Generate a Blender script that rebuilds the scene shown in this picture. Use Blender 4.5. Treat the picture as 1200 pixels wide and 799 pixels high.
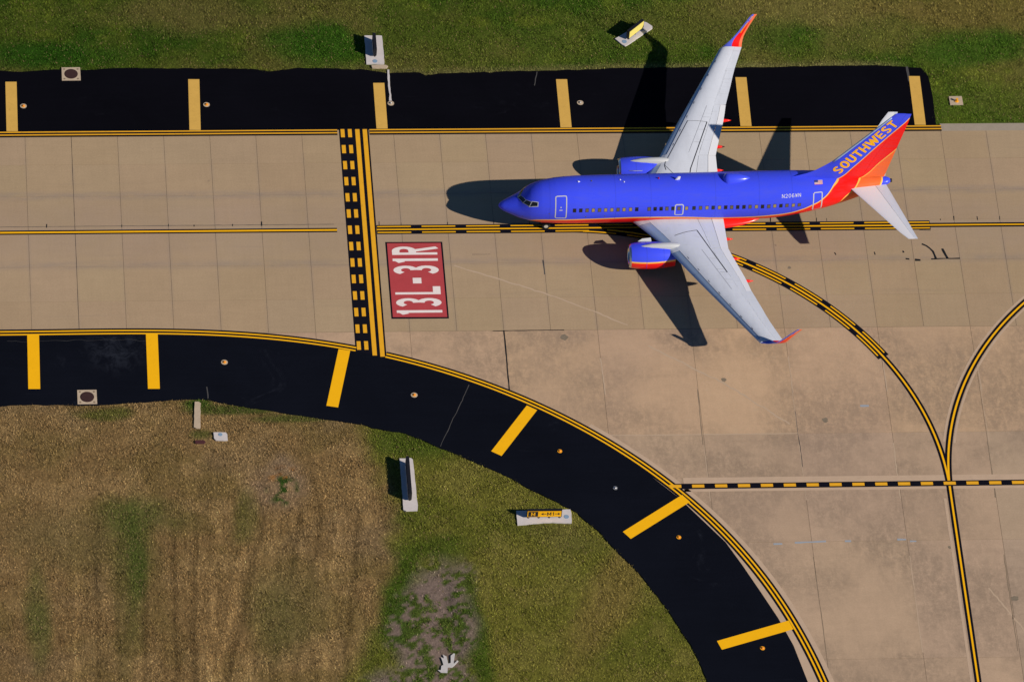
import bpy, math, random
import numpy as np
from mathutils import Matrix, Vector

# ------------------------------------------------------------------ scene, camera, light
for o in list(bpy.data.objects):
    bpy.data.objects.remove(o)
S = bpy.context.scene
COL = S.collection
rng = np.random.default_rng(7)
random.seed(7)

cd = bpy.data.cameras.new("camera")
cam = bpy.data.objects.new("camera", cd)
COL.objects.link(cam)
cd.sensor_width = 36.0
cd.lens = 261.76
cd.clip_start = 5.0
cd.clip_end = 20000.0
cam.matrix_world = Matrix(((0.9956786, 0.0096888, -0.0923593, -16.8672),
                           (-0.0697621, 0.7344944, -0.6750194, -418.5574),
                           (0.0612972, 0.6785456, 0.7319963, 440.2890),
                           (0, 0, 0, 1)))
S.camera = cam

SUN = Vector((1.44, -0.865, 1.0)).normalized()
SUN_EL = math.asin(SUN.z)
SUN_ROT = math.atan2(SUN.x, SUN.y)
W = bpy.data.worlds.new("World")
S.world = W
W.use_nodes = True
wn = W.node_tree.nodes
sky = wn.new("ShaderNodeTexSky")
sky.sky_type = 'NISHITA'
sky.sun_disc = False
sky.sun_elevation = SUN_EL
sky.sun_rotation = SUN_ROT
sky.altitude = 200
sky.air_density = 1.0
sky.dust_density = 0.0
sky.ozone_density = 8.0      # a deep clear blue sky
bg = wn["Background"]
bg.inputs["Strength"].default_value = 0.05
W.node_tree.links.new(sky.outputs[0], bg.inputs[0])
sl = bpy.data.lights.new("sun", 'SUN')
sl.energy = 5.0
sl.angle = math.radians(0.5)
sl.color = (1.0, 0.905, 0.79)
sun = bpy.data.objects.new("sun", sl)
COL.objects.link(sun)
sun.rotation_euler = SUN.to_track_quat('Z', 'Y').to_euler()
sun.location = (60, -40, 80)
S.view_settings.view_transform = 'Standard'
S.view_settings.look = 'None'
S.view_settings.exposure = 0.0
S.cycles.diffuse_bounces = 1
S.view_settings.gamma = 1.0
S.view_settings.use_curve_mapping = False


# ------------------------------------------------------------------ helpers
def tag(o, label=None, cat=None, group=None, kind=None):
    if label: o["label"] = label
    if cat: o["category"] = cat
    if group: o["group"] = group
    if kind: o["kind"] = kind
    return o


def mesh_obj(name, verts, faces, mat=None, parent=None, smooth=False, loc=None, rotz=None):
    me = bpy.data.meshes.new(name)
    me.from_pydata([tuple(map(float, v)) for v in verts], [], [tuple(f) for f in faces])
    me.update()
    if smooth:
        me.shade_smooth()
    if mat is not None:
        for m in (mat if isinstance(mat, (list, tuple)) else [mat]):
            me.materials.append(m)
    o = bpy.data.objects.new(name, me)
    COL.objects.link(o)
    if parent is not None:
        o.parent = parent
    if loc is not None:
        o.location = loc
    if rotz is not None:
        o.rotation_euler = (0, 0, rotz)
    return o


def empty(name, loc=(0, 0, 0), rotz=0.0):
    o = bpy.data.objects.new(name, None)
    COL.objects.link(o)
    o.location = loc
    o.rotation_euler = (0, 0, rotz)
    o.empty_display_size = 0.5
    return o


class MB:
    """collects geometry that becomes one mesh"""
    def __init__(s):
        s.v, s.f = [], []

    def add(s, v, f):
        k = len(s.v)
        s.v += [tuple(x) for x in v]
        s.f += [tuple(i + k for i in g) for g in f]
        return s

    def box(s, x0, x1, y0, y1, z0, z1):
        v = [(x0, y0, z0), (x1, y0, z0), (x1, y1, z0), (x0, y1, z0), (x0, y0, z1), (x1, y0, z1), (x1, y1, z1), (x0, y1, z1)]
        return s.add(v, [(3, 2, 1, 0), (4, 5, 6, 7), (0, 1, 5, 4), (1, 2, 6, 5), (2, 3, 7, 6), (3, 0, 4, 7)])

    def prism(s, poly, z0, z1):
        n = len(poly)
        a = sum(poly[i][0] * poly[(i + 1) % n][1] - poly[(i + 1) % n][0] * poly[i][1] for i in range(n))
        if a < 0:
            poly = poly[::-1]
        v = [(x, y, z0) for x, y in poly] + [(x, y, z1) for x, y in poly]
        f = [tuple(range(n, 2 * n)), tuple(range(n - 1, -1, -1))]
        f += [(i, (i + 1) % n, n + (i + 1) % n, n + i) for i in range(n)]
        return s.add(v, f)

    def loft(s, rings, closed=True, cap0=True, cap1=True):
        n = len(rings[0])
        v = [p for r in rings for p in r]
        f = []
        m = n if closed else n - 1
        for i in range(len(rings) - 1):
            for j in range(m):
                k = (j + 1) % n
                f.append((i * n + j, i * n + k, (i + 1) * n + k, (i + 1) * n + j))
        if cap0: f.append(tuple(range(n - 1, -1, -1)))
        if cap1: f.append(tuple((len(rings) - 1) * n + j for j in range(n)))
        return s.add(v, f)

    def ribbon(s, pts, wl, wr, z, closed=False, zb=None):
        L, R = offset(pts, wl, closed), offset(pts, -wr, closed)
        n = len(pts)
        v = [(x, y, z) for x, y in R] + [(x, y, z) for x, y in L]
        m = n if closed else n - 1
        s.add(v, [(i, (i + 1) % n, n + (i + 1) % n, n + i) for i in range(m)])
        return s

    def build(s, name, mat, parent=None, smooth=False, **k):
        return mesh_obj(name, s.v, s.f, mat, parent, smooth, **k)


def offset(pts, d, closed=False):
    """polyline moved to its left by d, with mitred corners"""
    P = np.asarray(pts, float)
    if closed:
        t0 = P - np.roll(P, 1, 0)
        t1 = np.roll(P, -1, 0) - P
    else:
        seg = np.diff(P, axis=0)
        t0 = np.vstack([seg[:1], seg])
        t1 = np.vstack([seg, seg[-1:]])
    n0 = np.stack([-t0[:, 1], t0[:, 0]], 1) / (np.linalg.norm(t0, axis=1, keepdims=True) + 1e-9)
    n1 = np.stack([-t1[:, 1], t1[:, 0]], 1) / (np.linalg.norm(t1, axis=1, keepdims=True) + 1e-9)
    m = n0 + n1
    m /= np.linalg.norm(m, axis=1, keepdims=True) + 1e-9
    c = np.clip((m * n0).sum(1, keepdims=True), 0.45, 1)
    return [tuple(q) for q in P + m * d / c]


def resample(pts, step):
    P = np.asarray(pts, float)
    L = np.r_[0, np.cumsum(np.linalg.norm(np.diff(P, axis=0), axis=1))]
    t = np.linspace(0, L[-1], max(2, int(L[-1] / step) + 1))
    return np.stack([np.interp(t, L, P[:, 0]), np.interp(t, L, P[:, 1])], 1)


def cut(pts, a, b, step=0.4):
    """the stretch of a polyline between arc lengths a and b"""
    P = np.asarray(pts, float)
    L = np.r_[0, np.cumsum(np.linalg.norm(np.diff(P, axis=0), axis=1))]
    t = np.linspace(a, b, max(2, int((b - a) / step) + 1))
    return np.stack([np.interp(t, L, P[:, 0]), np.interp(t, L, P[:, 1])], 1)


def arc(cx, cy, rx, ry, a0, a1, n=14):
    return [(cx + rx * math.cos(math.radians(a0 + (a1 - a0) * i / n)), cy + ry * math.sin(math.radians(a0 + (a1 - a0) * i / n))) for i in range(n + 1)]


# value noise for colour maps
_tab = rng.random((256, 256))


def vnoise(x, y):
    xi, yi = np.floor(x).astype(int), np.floor(y).astype(int)
    fx, fy = x - xi, y - yi
    fx, fy = fx * fx * (3 - 2 * fx), fy * fy * (3 - 2 * fy)
    a, b = _tab[xi % 256, yi % 256], _tab[(xi + 1) % 256, yi % 256]
    c, d = _tab[xi % 256, (yi + 1) % 256], _tab[(xi + 1) % 256, (yi + 1) % 256]
    return (a * (1 - fx) + b * fx) * (1 - fy) + (c * (1 - fx) + d * fx) * fy


def fbm(x, y, o=4):
    s, a, t = 0, 0.5, 0
    for i in range(o):
        s = s + a * vnoise(x * 2 ** i + 17.3 * i, y * 2 ** i + 9.1 * i)
        t += a
        a *= 0.5
    return s / t


def sst(a, b, x):
    t = np.clip((x - a) / (b - a), 0, 1)
    return t * t * (3 - 2 * t)


# ------------------------------------------------------------------ materials
def new_mat(name, color=(0.5, 0.5, 0.5), rough=0.6, spec=0.3, metal=0.0, coat=0.0):
    m = bpy.data.materials.new(name)
    m.use_nodes = True
    b = m.node_tree.nodes["Principled BSDF"]
    b.inputs["Base Color"].default_value = (*color, 1)
    b.inputs["Roughness"].default_value = rough
    b.inputs["Specular IOR Level"].default_value = spec
    b.inputs["Metallic"].default_value = metal
    b.inputs["Coat Weight"].default_value = coat
    b.inputs["Coat Roughness"].default_value = 0.15
    return m


class NT:
    def __init__(s, m):
        s.t = m.node_tree
        s.n, s.l = s.t.nodes, s.t.links
        s.b = s.n["Principled BSDF"]

    def link(s, a, b):
        s.l.new(a, b)

    def val(s, x, sock):
        if isinstance(x, (int, float)):
            sock.default_value = x
        elif isinstance(x, (tuple, list)):
            sock.default_value = (*x, 1) if len(x) == 3 and len(sock.default_value) == 4 else x
        else:
            s.l.new(x, sock)

    def math(s, op, a, b=0.0, c=None, clamp=False):
        n = s.n.new("ShaderNodeMath")
        n.operation = op
        n.use_clamp = clamp
        s.val(a, n.inputs[0]); s.val(b, n.inputs[1])
        if c is not None: s.val(c, n.inputs[2])
        return n.outputs[0]

    def mix(s, f, a, b, mode='MIX'):
        n = s.n.new("ShaderNodeMix")
        n.data_type = 'RGBA'
        n.blend_type = mode
        s.val(f, n.inputs[0]); s.val(a, n.inputs[6]); s.val(b, n.inputs[7])
        return n.outputs[2]

    def pos(s, scale=(1, 1, 1), rot=(0, 0, 0), obj=False):
        if obj:
            o = s.n.new("ShaderNodeTexCoord").outputs["Object"]
        else:
            o = s.n.new("ShaderNodeNewGeometry").outputs["Position"]
        m = s.n.new("ShaderNodeMapping")
        m.inputs["Scale"].default_value = scale
        m.inputs["Rotation"].default_value = rot
        s.l.new(o, m.inputs[0])
        return m.outputs[0]

    def noise(s, vec, scale, detail=4, rough=0.55, dist=0.0):
        n = s.n.new("ShaderNodeTexNoise")
        n.inputs["Scale"].default_value = scale
        n.inputs["Detail"].default_value = detail
        n.inputs["Roughness"].default_value = rough
        n.inputs["Distortion"].default_value = dist
        s.l.new(vec, n.inputs["Vector"])
        return n.outputs[0]

    def ramp(s, x, a, b, lo=0.0, hi=1.0):
        n = s.n.new("ShaderNodeMapRange")
        n.interpolation_type = 'SMOOTHSTEP'
        n.inputs[1].default_value, n.inputs[2].default_value = a, b
        n.inputs[3].default_value, n.inputs[4].default_value = lo, hi
        s.l.new(x, n.inputs[0])
        return n.outputs[0]

    def bump(s, h, strength=0.3, dist=0.02):
        n = s.n.new("ShaderNodeBump")
        n.inputs["Strength"].default_value = strength
        n.inputs["Distance"].default_value = dist
        s.l.new(h, n.inputs["Height"])
        s.l.new(n.outputs[0], s.b.inputs["Normal"])


def worn_mat(name, color, rough=0.75, spec=0.2, var=0.18, scale=1.2, grain=9.0, dirt=(0.12, 0.10, 0.08), dirt_amt=0.25):
    m = new_mat(name, color, rough, spec)
    t = NT(m)
    p = t.pos()
    a = t.noise(p, scale, 5, 0.6)
    g = t.noise(p, grain, 3, 0.7)
    k = t.math('ADD', t.math('MULTIPLY', a, var * 2), t.math('MULTIPLY', g, var * 1.6))
    k = t.math('ADD', k, 1.0 - var * 1.8)
    c = t.mix(1.0, color, (1, 1, 1), 'MULTIPLY')
    n = t.n.new("ShaderNodeVectorMath")
    n.operation = 'SCALE'
    n.inputs[0].default_value = color
    t.link(k, n.inputs[3])
    d = t.ramp(t.noise(p, scale * 2.3, 6, 0.7, 0.6), 0.55, 0.8, 0, dirt_amt)
    t.link(t.mix(d, n.outputs[0], dirt), t.b.inputs["Base Color"])
    return m


def concrete_mat(name, stained):
    m = new_mat(name, (0.3, 0.25, 0.2), 0.9, 0.12)
    t = NT(m)
    p = t.pos()
    oi = t.n.new("ShaderNodeObjectInfo")
    big = t.noise(p, 0.10, 4, 0.55)
    mid = t.noise(p, 0.7, 5, 0.62, 0.4)
    fine = t.noise(p, 7.0, 3, 0.75)
    streak = t.noise(t.pos((0.35, 3.0, 1)), 0.8, 4, 0.6)
    tin = t.noise(t.pos((3.2, 0.25, 1)), 0.9, 4, 0.6)
    k = t.math('ADD', t.math('MULTIPLY', big, 0.26), t.math('MULTIPLY', mid, 0.20 if stained else 0.13))
    k = t.math('ADD', k, t.math('MULTIPLY', fine, 0.34))
    k = t.math('ADD', k, t.math('MULTIPLY', streak, 0.12))
    k = t.math('ADD', k, t.math('MULTIPLY', tin, 0.10))
    k = t.math('ADD', k, 0.50)
    v = t.n.new("ShaderNodeVectorMath")
    v.operation = 'SCALE'
    t.link(oi.outputs["Color"], v.inputs[0])
    t.link(k, v.inputs[3])
    c = v.outputs[0]
    if stained:
        brush = t.noise(t.pos((1.0, 0.45, 1), (0, 0, 0.55)), 1.5, 8, 0.78, 0.35)
        mott = t.noise(p, 2.6, 6, 0.8, 0.25)
        reg = t.ramp(t.noise(t.pos((1, 1, 1), (0, 0, 0.6)), 0.085, 5, 0.6, 0.3), 0.40, 0.60)
        tex = t.math('ADD', t.math('MULTIPLY', brush, 0.55), t.math('MULTIPLY', mott, 0.45))
        dk = t.math('MULTIPLY', t.math('ADD', t.math('MULTIPLY', reg, 0.85), 0.15), t.ramp(tex, 0.33, 0.60, 0.0, 1.0))
        c = t.mix(t.math('MULTIPLY', dk, 0.60), c, (0.205, 0.155, 0.112))
        pale = t.math('MULTIPLY', t.ramp(t.noise(t.pos((1, 2.2, 1), (0, 0, -.5)), 0.8, 7, 0.75, 0.5), 0.55, 0.74), 0.32)
        c = t.mix(pale, c, (0.50, 0.385, 0.265))
        pink = t.ramp(t.noise(p, 0.06, 2, 0.5), 0.45, 0.65, 0, 0.22)
        c = t.mix(pink, c, (0.39, 0.275, 0.205))
    else:
        # rubber and oil greying along the wheel path of the centre line
        g = t.n.new("ShaderNodeNewGeometry")
        sx = t.n.new("ShaderNodeSeparateXYZ")
        t.link(g.outputs["Position"], sx.inputs[0])
        ay = t.math('ABSOLUTE', sx.outputs[1])
        lane = t.ramp(ay, 1.5, 5.0, 0.30, 0.0)
        lane = t.math('MULTIPLY', lane, t.ramp(mid, 0.25, 0.7, 0.5, 1.0))
        c = t.mix(lane, c, (0.325, 0.245, 0.205))
        j1 = t.ramp(t.math('ABSOLUTE', t.math('SUBTRACT', sx.outputs[1], 4.05)), 0.0, 0.75, 0.45, 0.0)
        j2 = t.ramp(t.math('ABSOLUTE', t.math('SUBTRACT', sx.outputs[1], -3.75)), 0.0, 0.75, 0.36, 0.0)
        ju = t.math('MULTIPLY', t.math('MAXIMUM', j1, j2), t.ramp(t.noise(t.pos((.35, 1.5, 1)), 1.4, 5, .7), .3, .65, .15, 1.0))
        c = t.mix(ju, c, (0.235, 0.20, 0.19))
        xm = t.math('ABSOLUTE', t.math('SUBTRACT', t.math('FRACT', t.math('ADD', t.math('DIVIDE', sx.outputs[0], 3.81), .5)), .5))
        jv = t.math('MULTIPLY', t.ramp(xm, 0.0, 0.07, .20, 0.0), t.ramp(t.noise(t.pos((.26, .12, 1)), 1.0, 4, .7), .42, .62, 0, 1))
        c = t.mix(jv, c, (0.22, 0.19, 0.18))
        sl = t.ramp(t.noise(t.pos((.05, 1.2, 1)), 1.2, 5, .65), .58, .72, 0, .16)
        c = t.mix(sl, c, (0.25, 0.20, 0.165))
        spots = t.ramp(t.noise(p, 1.1, 2, 0.5), 0.74, 0.80, 0, 0.35)
        c = t.mix(spots, c, (0.12, 0.10, 0.09))
    t.link(c, t.b.inputs["Base Color"])
    t.bump(fine, 0.25, 0.01)
    return m


def asphalt_mat(name, base, pale):
    m = new_mat(name, base, 0.95, 0.02)
    t = NT(m)
    p = t.pos()
    a = t.noise(p, 0.12, 5, 0.6, 0.5)
    f = t.noise(p, 9.0, 3, 0.8)
    s = t.noise(t.pos((0.25, 4.0, 1), (0, 0, 0.02)), 0.7, 4, 0.6)
    k = t.math('ADD', t.math('MULTIPLY', a, 0.8), t.math('MULTIPLY', f, 0.9))
    k = t.math('ADD', k, t.math('MULTIPLY', s, 0.3))
    v = t.n.new("ShaderNodeVectorMath")
    v.operation = 'SCALE'
    v.inputs[0].default_value = base
    t.link(k, v.inputs[3])
    wear = t.math('MULTIPLY', t.ramp(t.noise(p, 0.22, 6, 0.7, 1.2), 0.60, 0.78), t.ramp(t.noise(p, 1.6, 5, 0.7), 0.35, 0.7))
    g = t.n.new("ShaderNodeNewGeometry")
    dn = t.n.new("ShaderNodeVectorMath"); dn.operation = 'DISTANCE'
    t.link(g.outputs["Position"], dn.inputs[0]); dn.inputs[1].default_value = (6.7, -13.0, 0)
    spot = t.math('MULTIPLY', t.ramp(dn.outputs["Value"], 0.6, 3.6, 1.0, 0.0), t.ramp(t.noise(t.pos((1, 1, 1), (0, 0, .6)), 1.1, 7, .75, .8), .40, .66))
    wear = t.math('MAXIMUM', wear, spot)
    scr = t.ramp(t.noise(t.pos((0.3, 6, 1), (0, 0, 0.5)), 0.5, 3, 0.5), 0.70, 0.78, 0, 0.25)
    c = t.mix(t.math('MULTIPLY', wear, 0.55), v.outputs[0], pale)
    c = t.mix(scr, c, pale)
    t.link(c, t.b.inputs["Base Color"])
    t.bump(f, 0.2, 0.01)
    return m


M = {}
M['taxi'] = concrete_mat("taxiway concrete", False)
M['apron'] = concrete_mat("apron concrete", True)
M['joint'] = new_mat("joint filler", (0.25, 0.19, 0.13), 0.9, 0.1)
M['asphalt'] = asphalt_mat("sealed asphalt", (0.0052, 0.0064, 0.0115), (0.03, 0.035, 0.05))
M['asphaltn'] = asphalt_mat("sealed asphalt north", (0.0036, 0.0036, 0.0062), (0.014, 0.015, 0.022))
M['black'] = worn_mat("black marking paint", (0.007, 0.007, 0.013), 0.9, 0.03, 0.25, 1.5, 8, (0.03, 0.027, 0.028), 0.35)
M['yellow'] = worn_mat("yellow marking paint", (0.98, 0.50, 0.005), 0.7, 0.15, 0.06, 1.0, 9, (0.25, 0.14, 0.02), 0.25)
M['yellowline'] = worn_mat("yellow line paint", (0.84, 0.42, 0.02), 0.7, 0.15, 0.10, 1.2, 9, (0.16, 0.10, 0.03), 0.45)
M['yellowold'] = worn_mat("faded yellow paint", (0.68, 0.41, 0.09), 0.75, 0.15, 0.12, 0.9, 8, (0.34, 0.2, 0.04), 0.45)
M['red'] = worn_mat("red marking paint", (0.47, 0.062, 0.07), 0.75, 0.15, 0.16, 0.8, 9, (0.30, 0.10, 0.08), 0.5)
M['whitemark'] = worn_mat("white marking paint", (0.86, 0.77, 0.74), 0.75, 0.15, 0.08, 1.5, 9, (0.5, 0.38, 0.34), 0.3)
M['pad'] = worn_mat("pale concrete pad", (0.60, 0.56, 0.55), 0.85, 0.15, 0.14, 1.5, 9, (0.35, 0.30, 0.26), 0.4)
M['padtan'] = worn_mat("tan concrete", (0.50, 0.40, 0.29), 0.85, 0.15, 0.16, 1.5, 9, (0.25, 0.19, 0.13), 0.5)
M['curb'] = worn_mat("pale concrete kerb", (0.36, 0.305, 0.24), 0.85, 0.15, 0.16, 1.0, 9, (0.2, 0.17, 0.14), 0.5)
M['rust'] = worn_mat("rusty iron", (0.045, 0.020, 0.019), 0.7, 0.3, 0.2, 3, 12)
M['rustlid'] = worn_mat("rust red lid", (0.075, 0.026, 0.028), 0.8, 0.2, 0.2, 3, 12)
M['bluepaint'] = worn_mat("grey blue lid", (0.22, 0.33, 0.46), 0.6, 0.3, 0.15, 4, 12)
M['signblack'] = new_mat("black sign housing", (0.012, 0.012, 0.016), 0.5, 0.3)
M['signyellow'] = new_mat("yellow sign face", (0.95, 0.48, 0.004), 0.5, 0.25)
M['signpale'] = worn_mat("sun bleached yellow sign face", (0.72, 0.62, 0.15), 0.5, 0.25, 0.08, 2.0, 6, (0.75, 0.60, 0.35), 0.5)
M['amber'] = new_mat("amber lens", (0.95, 0.42, 0.02), 0.35, 0.5)
M['amberd'] = new_mat("deep amber lens", (0.80, 0.24, 0.01), 0.35, 0.5)
M['steel'] = new_mat("galvanised steel", (0.5, 0.5, 0.5), 0.45, 0.5, 0.7)
M['cleanstrip'] = worn_mat("blasted pale concrete", (0.53, 0.39, 0.275), 0.9, 0.1, 0.12, 1.2, 9, (0.28, 0.2, 0.15), 0.35)
M['crackseal'] = new_mat("black crack sealant", (0.012, 0.014, 0.016), 0.6, 0.2)
M['crackpale'] = new_mat("pale crack filler", (0.075, 0.072, 0.072), 0.9, 0.1)
M['oil'] = worn_mat("oil spot", (0.22, 0.18, 0.13), 0.8, 0.1, 0.3, 4, 14)
M['scuffm'] = new_mat("pale scuff", (0.50, 0.375, 0.262), 0.9, 0.1)
M['greytape'] = new_mat("grey joint sealant", (0.33, 0.36, 0.40), 0.8, 0.1)
M['sheet'] = worn_mat("torn white sheet", (0.55, 0.53, 0.52), 0.7, 0.2, 0.2, 6, 20, (0.3, 0.28, 0.27), 0.5)

# ------------------------------------------------------------------ ground: outlines
NORTH = [(-14, 18.55), (-1.87, 18.59), (0.07, 18.34), (2.57, 18.67), (4.86, 18.53), (8.77, 18.76), (19.43, 18.56), (20.66, 18.25), (23.0, 18.63), (28.34, 18.44), (30.45, 17.92), (32.96, 18.04), (33.64, 17.6), (34.74, 17.88), (40.83, 18.07), (46.22, 18.28), (51.62, 18.42), (62.43, 18.44), (71.1, 18.51), (73.98, 18.38), (75.4, 18.1), (75.87, 17.15), (75.98, 14.87), (75.9, 11.42)]
SOUTH = [(-14, -19.2), (-2.75, -19.12), (-1.04, -18.91), (4.93, -19.09), (12.24, -18.52), (13.6, -18.54), (15.63, -19.15), (17.65, -19.64), (23.57, -20.98), (26.09, -21.48), (26.75, -21.84), (29.3, -22.45), (31.1, -23.28), (32.28, -24.1), (35.03, -25.75), (37.65, -27.38), (38.93, -28.5), (42.16, -30.7), (44.2, -33.1), (45.53, -35.36), (47.04, -37.61), (48.2, -39.84), (48.77, -41.02), (49.56, -42.88), (50.45, -45.0), (50.95, -46.92), (51.38, -48.82), (52.3, -54), (52.9, -60), (53.1, -70)]
UY = [(-2.56, -11.02), (3.27, -10.99), (9.45, -11.0), (12.91, -11.2), (18.02, -11.61), (21.44, -12.13), (26.03, -13.01), (28.46, -13.80), (31.61, -15.03), (34.99, -16.52), (38.29, -18.29), (42.39, -21.02), (45.63, -23.45), (47.41, -25.0), (50.47, -28.22), (54.19, -33.48), (57.09, -38.51), (58.85, -42.69), (60.66, -48.92)]
AEDGE = [(42.0, -21.15), (43.16, -22.03), (46.05, -24.5), (48.28, -26.75), (50.76, -29.59), (54.11, -34.37), (55.22, -36.79), (56.44, -39.65), (57.54, -42.31), (58.48, -45.14), (59.25, -48.89), (60.3, -54), (61.0, -60), (61.3, -70)]
_u = np.array(UY)
_L = np.r_[0, np.cumsum(np.linalg.norm(np.diff(_u, axis=0), axis=1))]
_px, _py = np.polyfit(_L, _u[:, 0], 7), np.polyfit(_L, _u[:, 1], 7)
_t = np.linspace(0, _L[-1], 140)
_c = np.stack([np.polyval(_px, _t), np.polyval(_py, _t)], 1)
_e = (_c[-1] - _c[-4]); _e /= np.linalg.norm(_e)
_tail = [_c[-1] + _e * k + np.array([-0.0022 * k * k * _e[1] * -1, 0]) * 0 for k in (4, 8, 12, 16, 20)]
CURVE = np.vstack([[(-14, _c[0, 1]), (-8, _c[0, 1])], _c, _tail])      # upper yellow line of the curved edge


def rough_edge(pts, amp, step=0.18):
    q = resample(pts, step)
    n = np.stack([fbm(q[:, 0] * 1.1 + 3, q[:, 1] * 1.1, 4), fbm(q[:, 0] * 1.1 + 40, q[:, 1] * 1.1 + 7, 4)], 1) - 0.5
    n2 = np.stack([fbm(q[:, 0] * 0.25 + 3, q[:, 1] * .25, 2), fbm(q[:, 0] * .25 + 40, q[:, 1] * .25 + 7, 2)], 1) - 0.5
    return q + n * amp + n2 * amp * 0.6


def in_grass_n(x, y):
    e = np.interp(x, [p[0] for p in NORTH[:-3]], [p[1] for p in NORTH[:-3]])
    n = (fbm(x * 1.1, y * 1.1, 3) - .5) * 0.5
    ok = (y > e + n) & (x < 75.6 + n)
    xr = np.interp(y, [11.4, 14.87, 17.15, 18.4], [75.9, 75.98, 75.87, 75.2])
    return ok | ((x > xr + n) & (y > 11.75 + n * .6))


_sx = np.array([p[0] for p in SOUTH]); _sy = np.array([p[1] for p in SOUTH])


def in_grass_s(x, y):
    e = np.interp(x, _sx, _sy, right=-1e3)
    n = (fbm(x * 1.1 + 30, y * 1.1, 3) - .5) * 0.5
    return y < e + n


# colour of the field at (x, y): species, dryness, bare soil, some painted vignette darkening
def ell(x, y, cx, cy, rx, ry, rot=0.0, soft=0.5, warp=0.45):
    w1, w2 = fbm(x * .35 + cx, y * .35, 3) - .5, fbm(x * .35 + 50, y * .35 + cy, 3) - .5
    dx, dy = x - cx, y - cy
    c, s = math.cos(rot), math.sin(rot)
    a, b = (dx * c + dy * s) / rx + w1 * 2 * warp, (-dx * s + dy * c) / ry + w2 * 2 * warp
    return 1 - sst(1 - soft, 1 + soft, np.sqrt(a * a + b * b))


def lerp(a, b, t):
    return a * (1 - t[:, None]) + np.array(b)[None, :] * t[:, None]


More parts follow.
